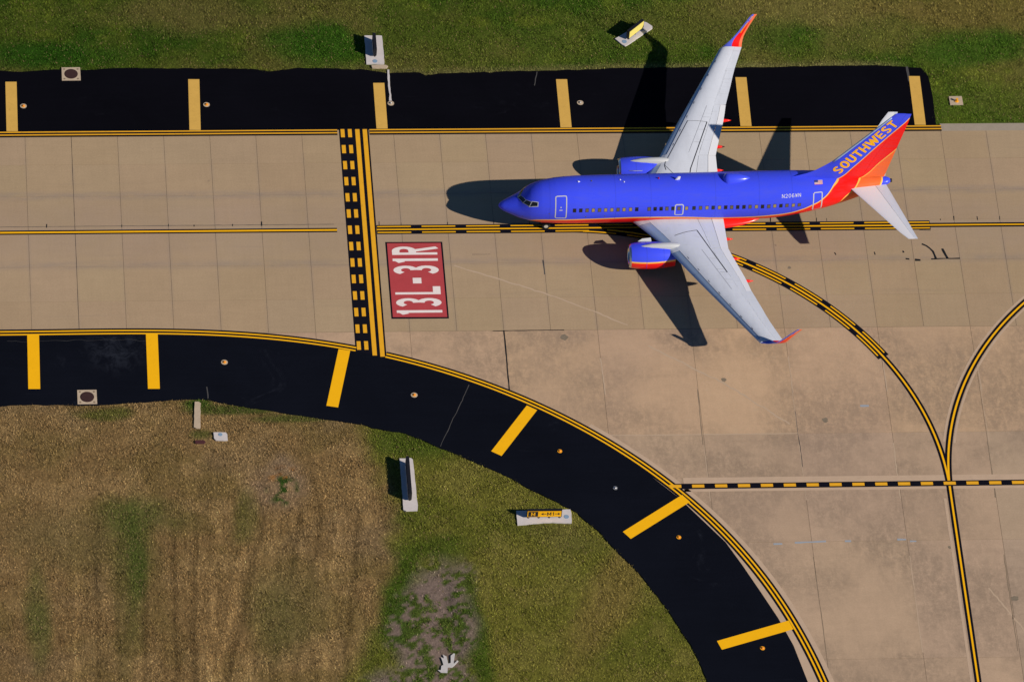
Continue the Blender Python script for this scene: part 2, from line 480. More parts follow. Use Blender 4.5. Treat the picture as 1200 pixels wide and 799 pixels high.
def field(x, y):
    n1, n2, n3 = fbm(x * .12, y * .12, 4), fbm(x * .5 + 9, y * .5, 4), fbm(x * 1.7 + 5, y * 1.7 + 2, 3)
    n4 = fbm(x * .22 + 70, y * .22 + 31, 4)
    c = np.zeros((len(x), 3))
    # ---- north verge
    cn = np.tile(np.array([0.085, 0.105, 0.020]), (len(x), 1))
    cn = lerp(cn, (0.045, 0.085, 0.012), sst(.50, .66, n4) * .8)
    cn = lerp(cn, (0.165, 0.125, 0.048), sst(.46, .64, n1) * .75)
    cn = lerp(cn, (0.16, 0.165, 0.03), sst(.55, .72, n2) * .5)
    for cx, cy, rx, ry, col, k in [(2, 20.5, 7, 1.7, (.03, .085, .010), .9), (25, 21.3, 4.5, 2.6, (.035, .095, .010), .9), (14, 25, 7, 2.2, (.17, .125, .055), .8),
                                   (65, 22.5, 5, 2.0, (.05, .095, .014), .6), (68, 25.5, 8, 2.2, (.21, .15, .065), .8), (80, 25, 7, 2.5, (.20, .13, .055), .85),
                                   (72, 22, 4, 2.0, (.17, .13, .05), .6), (80.5, 20.5, 5, 1.8, (.05, .10, .015), .7), (80, 14.0, 6, 2.4, (.075, .11, .018), .6), (55, 24, 7, 2, (.13, .115, .035), .6), (43, 21, 8, 2.2, (.12, .125, .03), .5)]:
        cn = lerp(cn, col, ell(x, y, cx, cy, rx, ry) * k)
    e = y - np.interp(x, [p[0] for p in NORTH[:-3]], [p[1] for p in NORTH[:-3]])
    cn = lerp(cn, (.20, .155, .085), (1 - sst(.1, .9, e)) * sst(24, 34, x) * (1 - sst(72, 75, x)) * (.4 + .6 * n3))
    cn = cn * np.interp(x, [-10, 20, 45, 70, 95], [.68, .72, .84, .92, .92])[:, None] * np.array([1.04, 1.24, .80])  # darker to the west: lusher turf plus lens vignetting painted into the colour
    # ---- south field
    xb = np.interp(-y, [10, 21.5, 25.3, 29, 32.6, 35.3, 38.8, 43.1, 48.2, 70], [25.0, 25.4, 26.2, 27.5, 28.5, 28.2, 26.3, 24.9, 23.3, 20.5])
    d = x - xb + (n2 - .5) * 2.4 + (n1 - .5) * 3
    green = sst(-1.1, 1.1, d)
    dry = np.tile(np.array([0.200, 0.132, 0.062]), (len(x), 1))
    dry = lerp(dry, (0.155, 0.115, 0.045), sst(.42, .62, n4) * .6)
    dry = lerp(dry, (0.27, 0.185, 0.092), sst(.48, .68, n2) * .6)
    dry = lerp(dry, (0.175, 0.125, 0.075), sst(.50, .66, n1) * .6)
    # mower and wheel tracks run away from the asphalt, bending slightly
    ang = (x - 6) * 0.006
    u = x - ang * (y + 30) * 1.0 * -1
    tr = vnoise(u * 1.5, y * .05 + 3) * .36 + vnoise(u * 3.9 + 9, y * .09) * .34 + vnoise(u * 8.3 + 29, y * .16) * .45
    band = sst(22, 27, -y) * (0.35 + 0.65 * sst(4, 15, x))
    dry = dry * (1 + (tr - .5)[:, None] * 0.7 * band[:, None])
    for sx, tx in [(6.4, 5.8), (8.4, 7.9), (19.3, 15.6), (18.0, 14.2), (25.4, 23.3), (22.4, 19.4), (21.0, 17.6), (2.9, 2.6), (10.6, 10.2), (12.4, 11.6), (14.1, 12.9), (23.9, 21.6), (4.6, 4.2), (16.9, 13.4)]:
        cxl = np.interp(-y, [29.5, 48], [sx, tx]) + (fbm(y * .3 + sx, y * 0 + sx, 2) - .5) * .5
        w = (1 - sst(.10, .38, np.abs(x - cxl))) * sst(29, 32, -y)
        k = 1 if int(sx * 10) % 2 else -1
        dry = dry * (1 + k * 0.36 * w * (.4 + n3))[:, None]
    for cx, cy, rx, ry, col, k, so in [(7.6, -30.8, 3.2, 1.9, (.085, .10, .028), .8, .5), (7.0, -34.0, 1.9, 3.6, (.085, .10, .026), .6, .6), (7.4, -36.5, .8, 6.0, (.055, .085, .018), .75, .6), (6.2, -40, .6, 7, (.09, .09, .03), .4, .7), (-.3, -41.2, .9, 4.4, (.075, .095, .026), .75, .6),
                                       (16.2, -31, 1.0, 3.0, (.09, .095, .026), .7, .5), (6.0, -20.0, 2.3, .7, (.07, .085, .018), .8, .4), (15.5, -19.6, 3.4, .55, (.05, .075, .015), .9, .4), (13.0, -18.9, 1.2, .5, (.04, .085, .012), .9, .4),
                                       (21.5, -20.6, 4, .45, (.06, .08, .018), .8, .4), (13.2, -22.2, 1.0, .5, (.07, .085, .02), .8, .4), (18.0, -42, 2.0, 4, (.10, .10, .035), .5, .5), (1.5, -33, 4, 3, (.13, .11, .05), .4, .5), (19.5, -39, 3, 4.5, (.12, .105, .04), .5, .5)]:
        dry = lerp(dry, col, ell(x, y, cx, cy, rx, ry, 0, so) * k)
    ol = np.tile(np.array([0.155, 0.140, 0.034]), (len(x), 1))
    ol = lerp(ol, (.105, .110, .022), sst(.45, .66, n4) * .6)
    ol = lerp(ol, (.20, .165, .055), sst(.50, .70, n2) * .5)
    ol = lerp(ol, (.215, .145, .060), ell(x, y, 45.5, -38.5, 2.0, 9.0, -.42) * .65)
    ol = lerp(ol, (.15, .13, .05), ell(x, y, 41, -33.2, 3.5, 1.5, -.5) * .4)
    ol = lerp(ol, (.060, .088, .014), ell(x, y, 29.8, -23.5, 4.5, 1.6, -.25) * .8)
    ol = lerp(ol, (.055, .085, .014), ell(x, y, 28.3, -31.2, 1.8, 1.4) * .5)
    ol = lerp(ol, (.055, .090, .013), ell(x, y, 27.3, -39.5, 1.7, 6.5, -.30) * .95)
    ol = lerp(ol, (.055, .090, .013), ell(x, y, 33.8, -44.5, 1.0, 5.5, .06) * .9)
    ol = lerp(ol, (.060, .090, .014), ell(x, y, 31.5, -34.5, 2.4, 1.1, .1) * .75)
    dirt = ell(x, y, 30.4, -43.2, 3.3, 7.2, -.16, .22, .30)
    dirt = np.maximum(dirt, ell(x, y, 29.5, -50, 4, 4, 0, .3))
    n5 = fbm(x * 2.7 + 61, y * 2.7, 2) * .55 + n2 * .45
    dm = dirt * (1 - sst(.53, .57, n5) * .95)
    ol = lerp(ol, (.045, .085, .012), dirt * .85)
    soil = lerp(np.tile(np.array([.215, .158, .128]), (len(x), 1)), (.14, .108, .09), ell(x, y, 32.2, -41.5, .55, 4.2, .08, .4) * .8)
    soil = soil * (0.8 + 0.4 * n3)[:, None]
    ol = ol * np.array([1.02, 1.09, .80])
    ol = ol * (1 - dm[:, None]) + soil * dm[:, None]
    dry = dry * np.array([1.17, 1.14, 1.0])
    cs = dry * (1 - green[:, None]) + ol * green[:, None]
    # little bare patch with weeds in the dry field
    bp = ell(x, y, 19.0, -27.8, 2.4, 2.8, 0, .4) * (1 - green)
    cs = lerp(cs, (.27, .19, .135), bp * .42 * (.5 + n3))
    cs = lerp(cs, (.035, .075, .012), bp * sst(.55, .6, n3) * ell(x, y, 19.3, -28.3, 1.3, 1.6, 0, .3))
    cs = lerp(cs, (.36, .15, .03), ell(x, y, 19.4, -26.6, 1.2, .8, 0, .4) * sst(.5, .6, fbm(x * 2.6, y * 2.6, 2)) * .8)
    bare = np.maximum(dm * green, bp * .35)
    nm = (y > 0)
    out = np.where(nm[:, None], cn, cs)
    grain = 0.82 + 0.36 * fbm(x * 4.3, y * 4.3, 3)
    out = out * grain[:, None]
    return np.clip(out, 0.004, 1), np.where(nm, 0, bare), np.where(nm, 0, (1 - green))


gm = new_mat("field soil and turf", (0.1, 0.1, 0.03), 0.95, 0.05)
t = NT(gm)
at = t.n.new("ShaderNodeAttribute"); at.attribute_name = "field"
p = t.pos()
k = t.math('ADD', t.math('MULTIPLY', t.noise(p, 5.0, 4, 0.7), 0.9), 0.5)
v = t.n.new("ShaderNodeVectorMath"); v.operation = 'SCALE'
t.link(at.outputs["Color"], v.inputs[0]); t.link(k, v.inputs[3])
t.link(v.outputs[0], t.b.inputs["Base Color"])
t.bump(t.noise(p, 4.0, 5, 0.75), 1.0, 0.10)
M['ground'] = gm
tm = new_mat("grass blades", (0.1, 0.1, 0.03), 0.9, 0.04)
t = NT(tm)
at = t.n.new("ShaderNodeAttribute"); at.attribute_name = "field"
t.link(at.outputs["Color"], t.b.inputs["Base Color"])
M['blade'] = tm


def set_color(me, arr):
    a = me.attributes.new("field", 'FLOAT_COLOR', 'POINT')
    buf = np.ones((len(arr), 4), np.float32)
    buf[:, :3] = arr
    a.data.foreach_set("color", buf.ravel())


def np_mesh(name, v, f, mat, parent=None, color=None):
    me = bpy.data.meshes.new(name)
    nv, nf, c = len(v), len(f), f.shape[1]
    me.vertices.add(nv)
    me.vertices.foreach_set("co", np.ascontiguousarray(v, np.float32).ravel())
    me.loops.add(nf * c)
    me.loops.foreach_set("vertex_index", np.ascontiguousarray(f, np.int32).ravel())
    me.polygons.add(nf)
    me.polygons.foreach_set("loop_start", np.arange(0, nf * c, c, dtype=np.int32))
    me.update(calc_edges=True)
    if color is not None:
        set_color(me, color)
    me.materials.append(mat)
    o = bpy.data.objects.new(name, me)
    COL.objects.link(o)
    if parent is not None: o.parent = parent
    return o


# one sheet to the horizon, finely divided where the camera looks
far = np.array([120, 160, 240, 400, 800, 1600, 3500, 6000.])
gx = np.r_[-(far[::-1]), np.arange(-14, 100, 0.3), far + 10]
gy = np.r_[-(far[::-1]), np.arange(-74, 44, 0.3), far]
GX, GY = np.meshgrid(gx, gy)
fx, fy = GX.ravel(), GY.ravel()
gcol, gb, gd = field(fx, fy)
gz = -0.07 + (fbm(fx * .9, fy * .9, 4) - .5) * 0.07
nx, ny = len(gx), len(gy)
idx = np.arange(nx * ny).reshape(ny, nx)
gf = np.stack([idx[:-1, :-1], idx[:-1, 1:], idx[1:, 1:], idx[1:, :-1]], -1).reshape(-1, 4)
ground = np_mesh("ground", np.stack([fx, fy, gz], 1), gf, M['ground'], None, gcol)
tag(ground, "flat airfield ground of mown turf, dry grass and bare dirt", None, None, "structure")

# ------------------------------------------------------------------ concrete pavement, slab by slab
PITCH = 3.81
GAP = 0.013


def slab(name, x0, x1, y0, y1, mat, parent, base, var):
    b = MB().box(x0 + GAP, x1 - GAP, y0 + GAP, y1 - GAP, -0.05, 0.0)
    b.f = b.f[1:]
    o = b.build(name, mat, parent)
    k = 1 + random.uniform(-var, var)
    o.color = (base[0] * k, base[1] * k * random.uniform(.985, 1.015), base[2] * k * random.uniform(.97, 1.03), 1)
    return o


TC = (0.424, 0.309, 0.192)
AC = (0.490, 0.350, 0.240)
base = MB().box(-7.62, 91.44, -11.37, 11.4, -0.09, -0.012)
taxiway = base.build("taxiway", M['joint'])
tag(taxiway, "straight tan concrete taxiway of square slabs with thin joints", None, None, "structure")
rows = [11.4, 7.6, 4.0, 0.62, -3.92, -7.75, -11.37]
for k in range(-2, 24):
    for r in range(6):
        slab("slab", k * PITCH, (k + 1) * PITCH, rows[r + 1], rows[r], M['taxi'], taxiway, TC, 0.014)
ext = MB().box(-300, -7.64, -11.37, 11.4, -0.09, 0).box(91.46, 400, -11.37, 11.4, -0.09, 0).build("taxiway_continuation", M['taxi'])
ext.color = (*TC, 1)
tag(ext, "tan concrete taxiway running on to both sides", None, None, "structure")

XC_Y = [-11.40, -11.9, -12.7, -13.6, -14.9, -16.6, -18.4, -21.1, -23.5, -25.0, -28.2, -33.5, -38.5, -42.7, -48.9, -54, -60, -70]
XC_X = [15.3, 18.0, 22.3, 26.0, 29.6, 33.4, 36.8, 40.9, 43.4, 44.9, 48.6, 52.6, 55.3, 57.2, 58.6, 59.6, 60.3, 60.6]


def edge_x(y):
    """west limit of the apron, under the curved asphalt"""
    return float(np.interp(-y, [-q for q in XC_Y], XC_X))


def apron_poly(x0, x1, y0, y1):
    """rectangle cut by the curved west limit; None when nothing is left"""
    ys = [y for y in np.linspace(y1, y0, 24) if edge_x(y) < x1 - .02]
    if len(ys) < 2: return None
    left = [(max(x0, edge_x(y)), y) for y in ys]
    out = [left[0]] + [q for i, q in enumerate(left[1:-1], 1) if not (abs(q[0] - x0) < 1e-6 and abs(left[i - 1][0] - x0) < 1e-6 and abs(left[i + 1][0] - x0) < 1e-6)] + [left[-1]]
    return out + [(x1, ys[-1]), (x1, ys[0])]


apron = MB().prism(apron_poly(15.3, 91.44, -68.5, -11.39), -0.09, -0.012).build("apron", M['joint'])
tag(apron, "stained concrete apron of large slabs south of the taxiway", None, None, "structure")
arows = [-11.39, -22.9, -34.4, -46.6, -57.5, -68.5]
for k in range(4, 24, 2):
    x0, x1 = k * PITCH, (k + 2) * PITCH
    for r in range(5):
        y0, y1 = arows[r + 1], arows[r]
        pl_ = apron_poly(x0 + GAP, x1 - GAP, y0 + GAP, y1 - GAP)
        if pl_ is None: continue
        col = AC if k < 20 else (0.44, 0.325, 0.225)
        if r == 0: col = (0.545, 0.374, 0.238)
        kk = 1 + random.uniform(-.04, .04)
        o = MB().prism(pl_, -0.05, 0.0).build("slab", M['apron'], apron)
        o.color = (col[0] * kk, col[1] * kk, col[2] * kk * random.uniform(.97, 1.03), 1)
ext = MB().box(91.46, 400, -68.5, -11.39, -0.09, 0).box(62, 400, -300, -68.52, -0.09, 0).build("apron_continuation", M['apron'])
ext.color = (*AC, 1)
tag(ext, "concrete apron running on to the east and south", None, None, "structure")

kerb = MB().box(76.22, 100, 10.78, 11.62, -0.09, 0.008).build("kerb_strip", M['curb'])
tag(kerb, "pale concrete kerb strip between the taxiway and the grass beside the shoulder end", None, None, "structure")

# ------------------------------------------------------------------ asphalt shoulders
ZS = 0.012
ne = rough_edge(NORTH[:-3], 0.24)
poly = [(-14, 11.42)] + [tuple(q) for q in ne] + [(75.4, 18.1), (75.87, 17.15), (75.98, 14.87), (75.9, 11.42)]
north = MB().prism(poly, -0.1, ZS).build("asphalt_shoulder", M['asphaltn'])
tag(north, "black sealed asphalt shoulder along the north side of the taxiway", None, None, "structure")
se = rough_edge(SOUTH, 0.22)
top = [tuple(q) for q in offset(CURVE, -0.05) if q[0] < 42.0]
poly = top + AEDGE + [tuple(q) for q in se[::-1]]
south = MB().prism(poly, -0.1, ZS).build("asphalt_shoulder", M['asphalt'])
tag(south, "black sealed asphalt shoulder curving round the dry field", None, None, "structure")
far_n = MB().box(-300, -14.02, 11.42, 18.5, -0.1, ZS).box(-300, -14.02, -19.2, -11.42, -0.1, ZS).build("asphalt_shoulder_continuation", M['asphalt'])
tag(far_n, "black asphalt shoulders running on west of the view", None, None, "structure")

ZP, ZM, ZT = ZS + 0.005, ZS + 0.010, ZS + 0.015      # paint layers


def stripe(parent, a, b, w, mat):
    a, b = np.array(a), np.array(b)
    MB().ribbon([a, a * .5 + b * .5, b], w / 2, w / 2, ZT).build("shoulder_stripe", mat, parent)


for a, b in [((-.99, 17.21), (-1.03, 11.47)), ((14.19, 17.37), (14.06, 11.47)), ((29.59, 16.8), (29.56, 11.47)), ((44.92, 17.09), (44.88, 11.47)), ((60.02, 17.19), (59.93, 11.47)), ((74.67, 17.19), (74.57, 11.47)), ((-16.2, 17.2), (-16.2, 11.47))][:6]:
    stripe(north, a, b, 0.93, M['yellowold'])
for a, b in [((0.09, -11.42), (0.03, -17.27)), ((9.63, -11.42), (9.58, -17.38)), ((25.07, -13.35), (23.76, -19.5)), ((39.78, -19.85), (36.58, -24.73)), ((51.36, -29.71), (46.32, -33.53)), ((58.48, -43.03), (52.66, -45.03))]:
    stripe(south, a, b, 0.95, M['yellow'])


def crack(parent, pts, w, mat, z, wob=0.12, name="crack"):
    q = resample(pts, 0.35)
    q = q + np.stack([fbm(q[:, 0] * 2, q[:, 1] * 2, 3) - .5, fbm(q[:, 0] * 2 + 9, q[:, 1] * 2, 3) - .5], 1) * wob
    L, R = offset(q, w / 2), offset(q, -w / 2)
    n = len(q)
    ww = 0.45 + 1.1 * fbm(np.arange(n) * .55 + q[0][0], np.zeros(n) + q[0][1], 3)
    q3 = np.asarray(q)
    L = q3 + (np.array(L) - q3) * ww[:, None]
    R = q3 + (np.array(R) - q3) * ww[:, None]
    v = [(x, y, z) for x, y in R] + [(x, y, z) for x, y in L]
    return mesh_obj(name, v, [(i, i + 1, n + i + 1, n + i) for i in range(n - 1)], mat, parent)


crack(south, [(34.9, -17.3), (32.16, -23.89)], 0.055, M['crackpale'], ZS + .004)
crack(south, [(13.8, -17.2), (13.9, -18.5)], 0.09, M['crackpale'], ZS + .004)
crack(north, [(42.6, 16.4), (42.9, 18.0)], 0.07, M['crackpale'], ZS + .004)
crack(north, [(74.2, 16.6), (74.15, 18.3)], 0.16, M['crackpale'], ZS + .004)
crack(south, ((-2, -12.1), (8, -12.0), (10, -12.4)), 0.022, M['crackpale'], ZS + .004, .35)

# double yellow edge lines --------------------------------------------------------------
def edge_lines(parent, path, gap, wy, mat, black_l, black_r):
    b = MB().ribbon(path, black_l, gap + black_r, ZP).build("edge_line_backing", M['black'], parent)
    MB().ribbon(path, wy / 2, wy / 2, ZM).build("edge_line", mat, b)
    MB().ribbon(offset(path, -gap), wy / 2, wy / 2, ZM).build("edge_line", mat, b)
    return b


YN = 11.36
edge_lines(north, [(25.82, YN), (10, YN), (-14, YN)][::-1], 0.32, 0.135, M['yellowline'], 0.12, 0.26)
edge_lines(north, [(28.5, YN), (50, YN - .02), (76.3, YN - .02)], 0.32, 0.135, M['yellowline'], 0.12, 0.26)
_cl = np.r_[0, np.cumsum(np.linalg.norm(np.diff(CURVE, axis=0), axis=1))]
ih0, ih1 = np.interp([26.05, 28.43], CURVE[:, 0], _cl)
edge_lines(south, cut(CURVE, 0, ih0, .8), 0.33, 0.145, M['yellow'], 0.25, 0.25)
edge_lines(south, cut(CURVE, ih1, _cl[-1], .8), 0.33, 0.145, M['yellow'], 0.25, 0.25)
i0 = np.interp(44.0, CURVE[:, 0], _cl)
q = cut(CURVE, i0, _cl[-1], .8)
MB().ribbon(offset(q, 0.42), .22, .2, 0.004).build("cleaned_strip", M['cleanstrip'], apron)
MB().ribbon(offset(q, -0.95), .45, .45, 0.004).build("cleaned_strip", M['cleanstrip'], apron)

# runway holding position marking ------------------------------------------------------
hx0, hx1 = 25.99, 28.43
hold = MB().prism([(hx0, 11.52), (hx1, 11.52), (hx1, -14.22), (hx0, -13.52)], 0.0, ZP + .003).build("hold_line_marking", M['black'], taxiway)
for cx in (26.26, 26.86):
    for k in range(14):
        yc = 10.98 - k * 1.8365
        MB().ribbon([(cx, yc - .47), (cx, yc + .47)], .16, .16, ZT).build("dash", M['yellowline'], hold)
for cx, ye in ((27.49, -14.0), (28.11, -14.14)):
    MB().ribbon([(cx, 11.43), (cx, 0), (cx, ye)], .18, .18, ZT).build("solid_line", M['yellowline'], hold)

# centre lines ------------------------------------------------------------------------------
c0 = MB().ribbon([(-14, -.03), (6, -.03), (25.2, -.03)], .24, .24, 0.005).build("centre_line_backing", M['black'], taxiway)
MB().ribbon([(-14, -.03), (6, -.03), (25.2, -.03)], .09, .09, 0.010).build("centre_line", M['yellow'], c0)
R1 = 29.2
A1 = [(72.6 - R1 + R1 * math.sin(a), -R1 + R1 * math.cos(a)) for a in np.linspace(0, math.pi / 2, 70)]
A1[0] = (72.6 - R1, -0.02)
AL = R1 * math.pi / 2
R2 = 29.35
A2 = [(72.6 + R2 - R2 * math.sin(a), -R2 + R2 * math.cos(a)) for a in np.linspace(0.0, math.pi / 2, 70)][::-1]
b0 = MB().ribbon([(28.45, -.03), (50, -.03), (74.15, -.03)], .52, .52, 0.005).ribbon([(74.15, -.03), (88, -.03), (101, -.03)], .25, .25, 0.005).build("centre_line_backing", M['black'], taxiway)
MB().ribbon([(28.45, -.03), (50, -.03), (101, -.03)], .068, .068, 0.013).build("centre_line", M['yellow'], b0)
x = 28.5
while x < 74:
    for dy in (.325, -.325):
        if dy < 0 and 44.9 < x < 56: continue
        MB().ribbon([(x, -.03 + dy), (min(x + 2.76, 74.1), -.03 + dy)], .058, .058, 0.013).build("dash", M['yellow'], b0)
    x += 3.655
AE = R1 * math.acos(1 - 14.7 / R1)
b1 = MB().ribbon(cut(A1, 0, AE), .52, .52, 0.006).ribbon(cut(A1, AE - .1, AL), .27, .27, 0.0065).ribbon([(72.6, -R1 + .02), (72.6, -50), (72.55, -72)], .27, .27, 0.0065).build("turn_line_backing", M['black'], apron)
MB().ribbon(A1[6:-1] + [(72.6, -R1), (72.6, -50), (72.55, -72)], .078, .078, 0.014).build("turn_line", M['yellow'], b1)
s = 2.0
while s < AE - 1:
    for dy in (.325, -.325):
        if dy > 0 and s < 9: continue
        MB().ribbon(offset(cut(A1, s, min(s + 2.76, AE)), dy), .058, .058, 0.0135).build("dash", M['yellow'], b1)
    s += 3.655
b2 = MB().ribbon(A2, .27, .27, 0.0055).build("turn_line_backing", M['black'], apron)
MB().ribbon(A2, .08, .08, 0.0125).build("turn_line", M['yellow'], b2)
for dd in (.42, -.42):
    MB().ribbon(offset(A2[8:56], dd), .09, .09, 0.004).build("cleaned_strip", M['cleanstrip'], apron)
MB().ribbon([(72.1, -30), (72.1, -72)], .1, .12, 0.004).build("cleaned_strip", M['cleanstrip'], apron)

# intermediate holding position: broken yellow line on black -----------------------
MB().ribbon([(51.3, -27.86), (80, -27.86), (100, -27.86)], .34, .3, 0.004).ribbon([(51.3, -28.86), (80, -28.86), (100, -28.86)], .14, .14, 0.004).build("cleaned_strip", M['cleanstrip'], apron)
ih = MB().ribbon([(50.2, -28.44), (80, -28.42), (101, -28.42)], .29, .29, ZP + .0015).build("broken_line_marking", M['black'], apron)
for k in range(28):
    xa = 50.12 + k * 1.836
    MB().ribbon([(xa, -28.43), (xa + .97, -28.43)], .165, .165, ZT + .003).build("dash", M['yellowline'], ih)

# joints with sealant, scuffs and cracks --------------------------------------------------
crack(apron, [(40.0, -11.38), (38.1, -11.36), (38.1, -18.0)][1:], 0.11, M['crackseal'], .004, .06)
crack(apron, [(37.2, -11.42), (43.0, -11.38)], 0.08, M['crackseal'], .005, .05)
crack(apron, [(60.98, -20.5), (61.0, -26.5)], 0.035, M['crackpale'], .004, .1)
for a, w in [([(74.1, -.63), (73.9, -.6), (73.2, -.55)], .05), ([(73.2, -2.17), (73.67, -2.44), (74.07, -3.02), (74.2, -3.86)], .19), ([(74.87, -2.71), (75.05, -3.3), (75.17, -3.78)], .22), ([(72.47, -3.93), (72.93, -3.98)], .26), ([(73.8, -3.86), (75.3, -3.8), (76.2, -3.82)], .13),
             ([(71.6, -2.9), (71.65, -3.1)], .18), ([(65.9, -3.0), (66.0, -3.3)], .12), ([(69.2, -3.0), (69.25, -3.35)], .12), ([(71.7, -3.8), (72.0, -3.85)], .14)]:
    crack(taxiway, a, w, M['crackseal'], .004, .1)
crack(taxiway, [(3.81, 11.2), (3.81, -11.0)], .032, M['crackseal'], .003, .03)
crack(taxiway, [(-3, .62), (3, .62), (25, .62)], .05, M['crackpale'], .0035, .05)
for k in range(-2, 24):
    for u_ in (0, random.uniform(.8, 3)):
        xx = k * PITCH + u_
        if random.random() < .7 and not 25.5 < xx < 28.6:
            crack(taxiway, [(xx, .50), (xx + .02, .50 + random.uniform(.15, .5))], random.uniform(.04, .10), M['crackseal'], .0038, .04)
crack(taxiway, [(36.1, -2.9), (37.6, -2.9), (39.2, -2.95)][:2], .03, M['crackpale'], .0035, .05)
crack(taxiway, [(41.85, -3.6), (41.88, -5.2)], .10, M['crackpale'], .0035, .05)
for a in ([(34.5, -4.1), (42.2, -7.5), (48.2, -10.9)], [(49.7, -13.2), (55.6, -17.5), (60.4, -21.9)], [(74.5, -39.5), (77.0, -44.2), (78.3, -47.5)]):
    crack(apron, a, .13, M['scuffm'], .0035, .3, "scuff")
for a in ([(57.9, -34.62), (58.6, -34.6)], [(59.6, -34.5), (62.1, -34.4)], [(63.6, -34.4), (64.1, -34.4)], [(67.8, -34.3), (68.5, -34.3)], [(68.8, -34.5), (69.3, -34.5)], [(80.85, -38.6), (80.85, -40.2)], [(80.9, -42), (80.9, -43.2)], [(80.9, -44.5), (80.95, -46.0)], [(66.3, -20.0), (67.0, -20.0)]):
    crack(apron, a, .17, M['greytape'], .004, .03, "sealant_patch")
for a in [((53.34, -22.9), (60.96, -22.9)), ((45.72, -22.9), (53.3, -22.9))]:
    crack(apron, a, .09, M['scuffm'], .0035, .05, "sealant_patch")
for xk in (45.72, 53.34, 60.96, 68.58, 76.2):
    for ya, yb in ((-14.5, -18.5), (-18, -24), (-24, -30), (-36, -46)):
        if random.random() < .75 and xk > edge_x(yb) + 2.6:
            xx = xk + random.uniform(-.08, .08)
            crack(apron, [(xx, ya), (xx + random.uniform(-.1, .1), yb)], random.choice([.05, .07, .09]), random.choice([M['scuffm'], M['scuffm'], M['scuffm'], M['joint']]), .0035, .07, "joint_seal")
for cx, cy, rr in [(42.9, -12.2, .32), (63.3, -21.5, .25), (76.5, -40.6, .28), (71.9, -35.2, .15), (55.5, -17.0, .22), (62, -4.7, .15)]:
    pts = [(cx + rr * (1 + random.uniform(-.3, .3)) * math.cos(a), cy + rr * (1 + random.uniform(-.3, .3)) * math.sin(a)) for a in np.linspace(0, 2 * math.pi, 11)[:-1]]
    MB().add([(x_, y_, .0035) for x_, y_ in pts], [tuple(range(10))]).build("oil_spot", M['oil'], apron if cy < -11.4 else taxiway)

# ------------------------------------------------------------------ lettering: thick strokes in a 0.6 x 1 cell
def strokes(ch, w=.6, h=1.0, k=.08):
    r, tp = w - k, h - k
    m = h / 2
    if ch == 'S': return [(arc(w / 2, .73 * h, w / 2 - k, .27 * h - k, 25, 270) + arc(w / 2, .27 * h, w / 2 - k, .27 * h - k + .0, 90, -155)[0:], False)]
    if ch == 'O' or ch == '0': return [(arc(w / 2, m, w / 2 - k, m - k, 0, 345, 24), True)]
    if ch == 'U': return [([(k, h)] + arc(w / 2, .34, w / 2 - k, .34 - k, 180, 360) + [(r, h)], False)]
    if ch == 'T': return [([(0, tp), (w, tp)], False), ([(w / 2, tp), (w / 2, 0)], False)]
    if ch == 'H': return [([(k, 0), (k, h)], False), ([(r, 0), (r, h)], False), ([(k, m), (r, m)], False)]
    if ch == 'W': return [([(k * .6, h), (w * .30, k * .3), (w * .5, h * .85), (w * .70, k * .3), (w - k * .6, h)], False)]
    if ch == 'E': return [([(k, 0), (k, h)], False), ([(k, tp), (w, tp)], False), ([(k, m), (w * .9, m)], False), ([(k, k), (w, k)], False)]
    if ch == 'N': return [([(k, 0), (k, h)], False), ([(k, h * .96), (r, h * .04)], False), ([(r, 0), (r, h)], False)]
    if ch == 'M': return [([(k, 0), (k, h)], False), ([(k, h * .95), (w / 2, h * .25), (r, h * .95)], False), ([(r, 0), (r, h)], False)]
    if ch == 'L': return [([(k, h), (k, 0)], False), ([(k, k), (w, k)], False)]
    if ch == 'R': return [([(k, 0), (k, h)], False), ([(k, tp)] + arc(w * .5, h * .735, w / 2 - k, h * .265 - k, 90, -90) + [(k, h * .55)], False), ([(w * .5, h * .52), (r, 0)], False)]
    if ch == '1': return [([(w * .5, 0), (w * .5, h)], False), ([(w * .5, h * .90), (w * .22, h * .80)], False)]
    if ch == '3': return [(arc(w / 2, .73 * h, w / 2 - k, .27 * h - k, 155, -90) , False), (arc(w / 2, .27 * h, w / 2 - k, .27 * h - k, 90, -155), False)]
    if ch == '2': return [(arc(w / 2, .68 * h, w / 2 - k, .32 * h - k, 160, -25) + [(k, k)], False), ([(k * .5, k), (w, k)], False)]
    if ch == '6': return [(arc(w / 2, .30 * h, w / 2 - k, .30 * h - k, 0, 345, 18), True), (arc(w / 2, .5 * h, w / 2 - k, .5 * h - k, 35, 190), False)]
    if ch == '-': return [([(w * .2, m), (w * .8, m)], False)]
    if ch == 'C': return [(arc(w / 2, m, w / 2 - k, m - k, 40, 320, 20), False)]
    if ch == '.': return [([(w * .3, k), (w * .55, k)], False)]
    return []


def glyph(ch, place, k=.08, step=None):
    """mesh builder of one character; place maps cell (x, y) to a 3-D point"""
    b = MB()
    for j, (pl, closed) in enumerate(strokes(ch, k=k)):
        if step:
            pl = [tuple(q) for q in resample(pl, step)] if not closed else pl
        L, R = offset(pl, k, closed), offset(pl, -k, closed)
        n = len(pl)
        v = [place(*q, j) for q in R] + [place(*q, j) for q in L]
        m = n if closed else n - 1
        b.add(v, [(i, (i + 1) % n, n + (i + 1) % n, n + i) for i in range(m)])
    return b


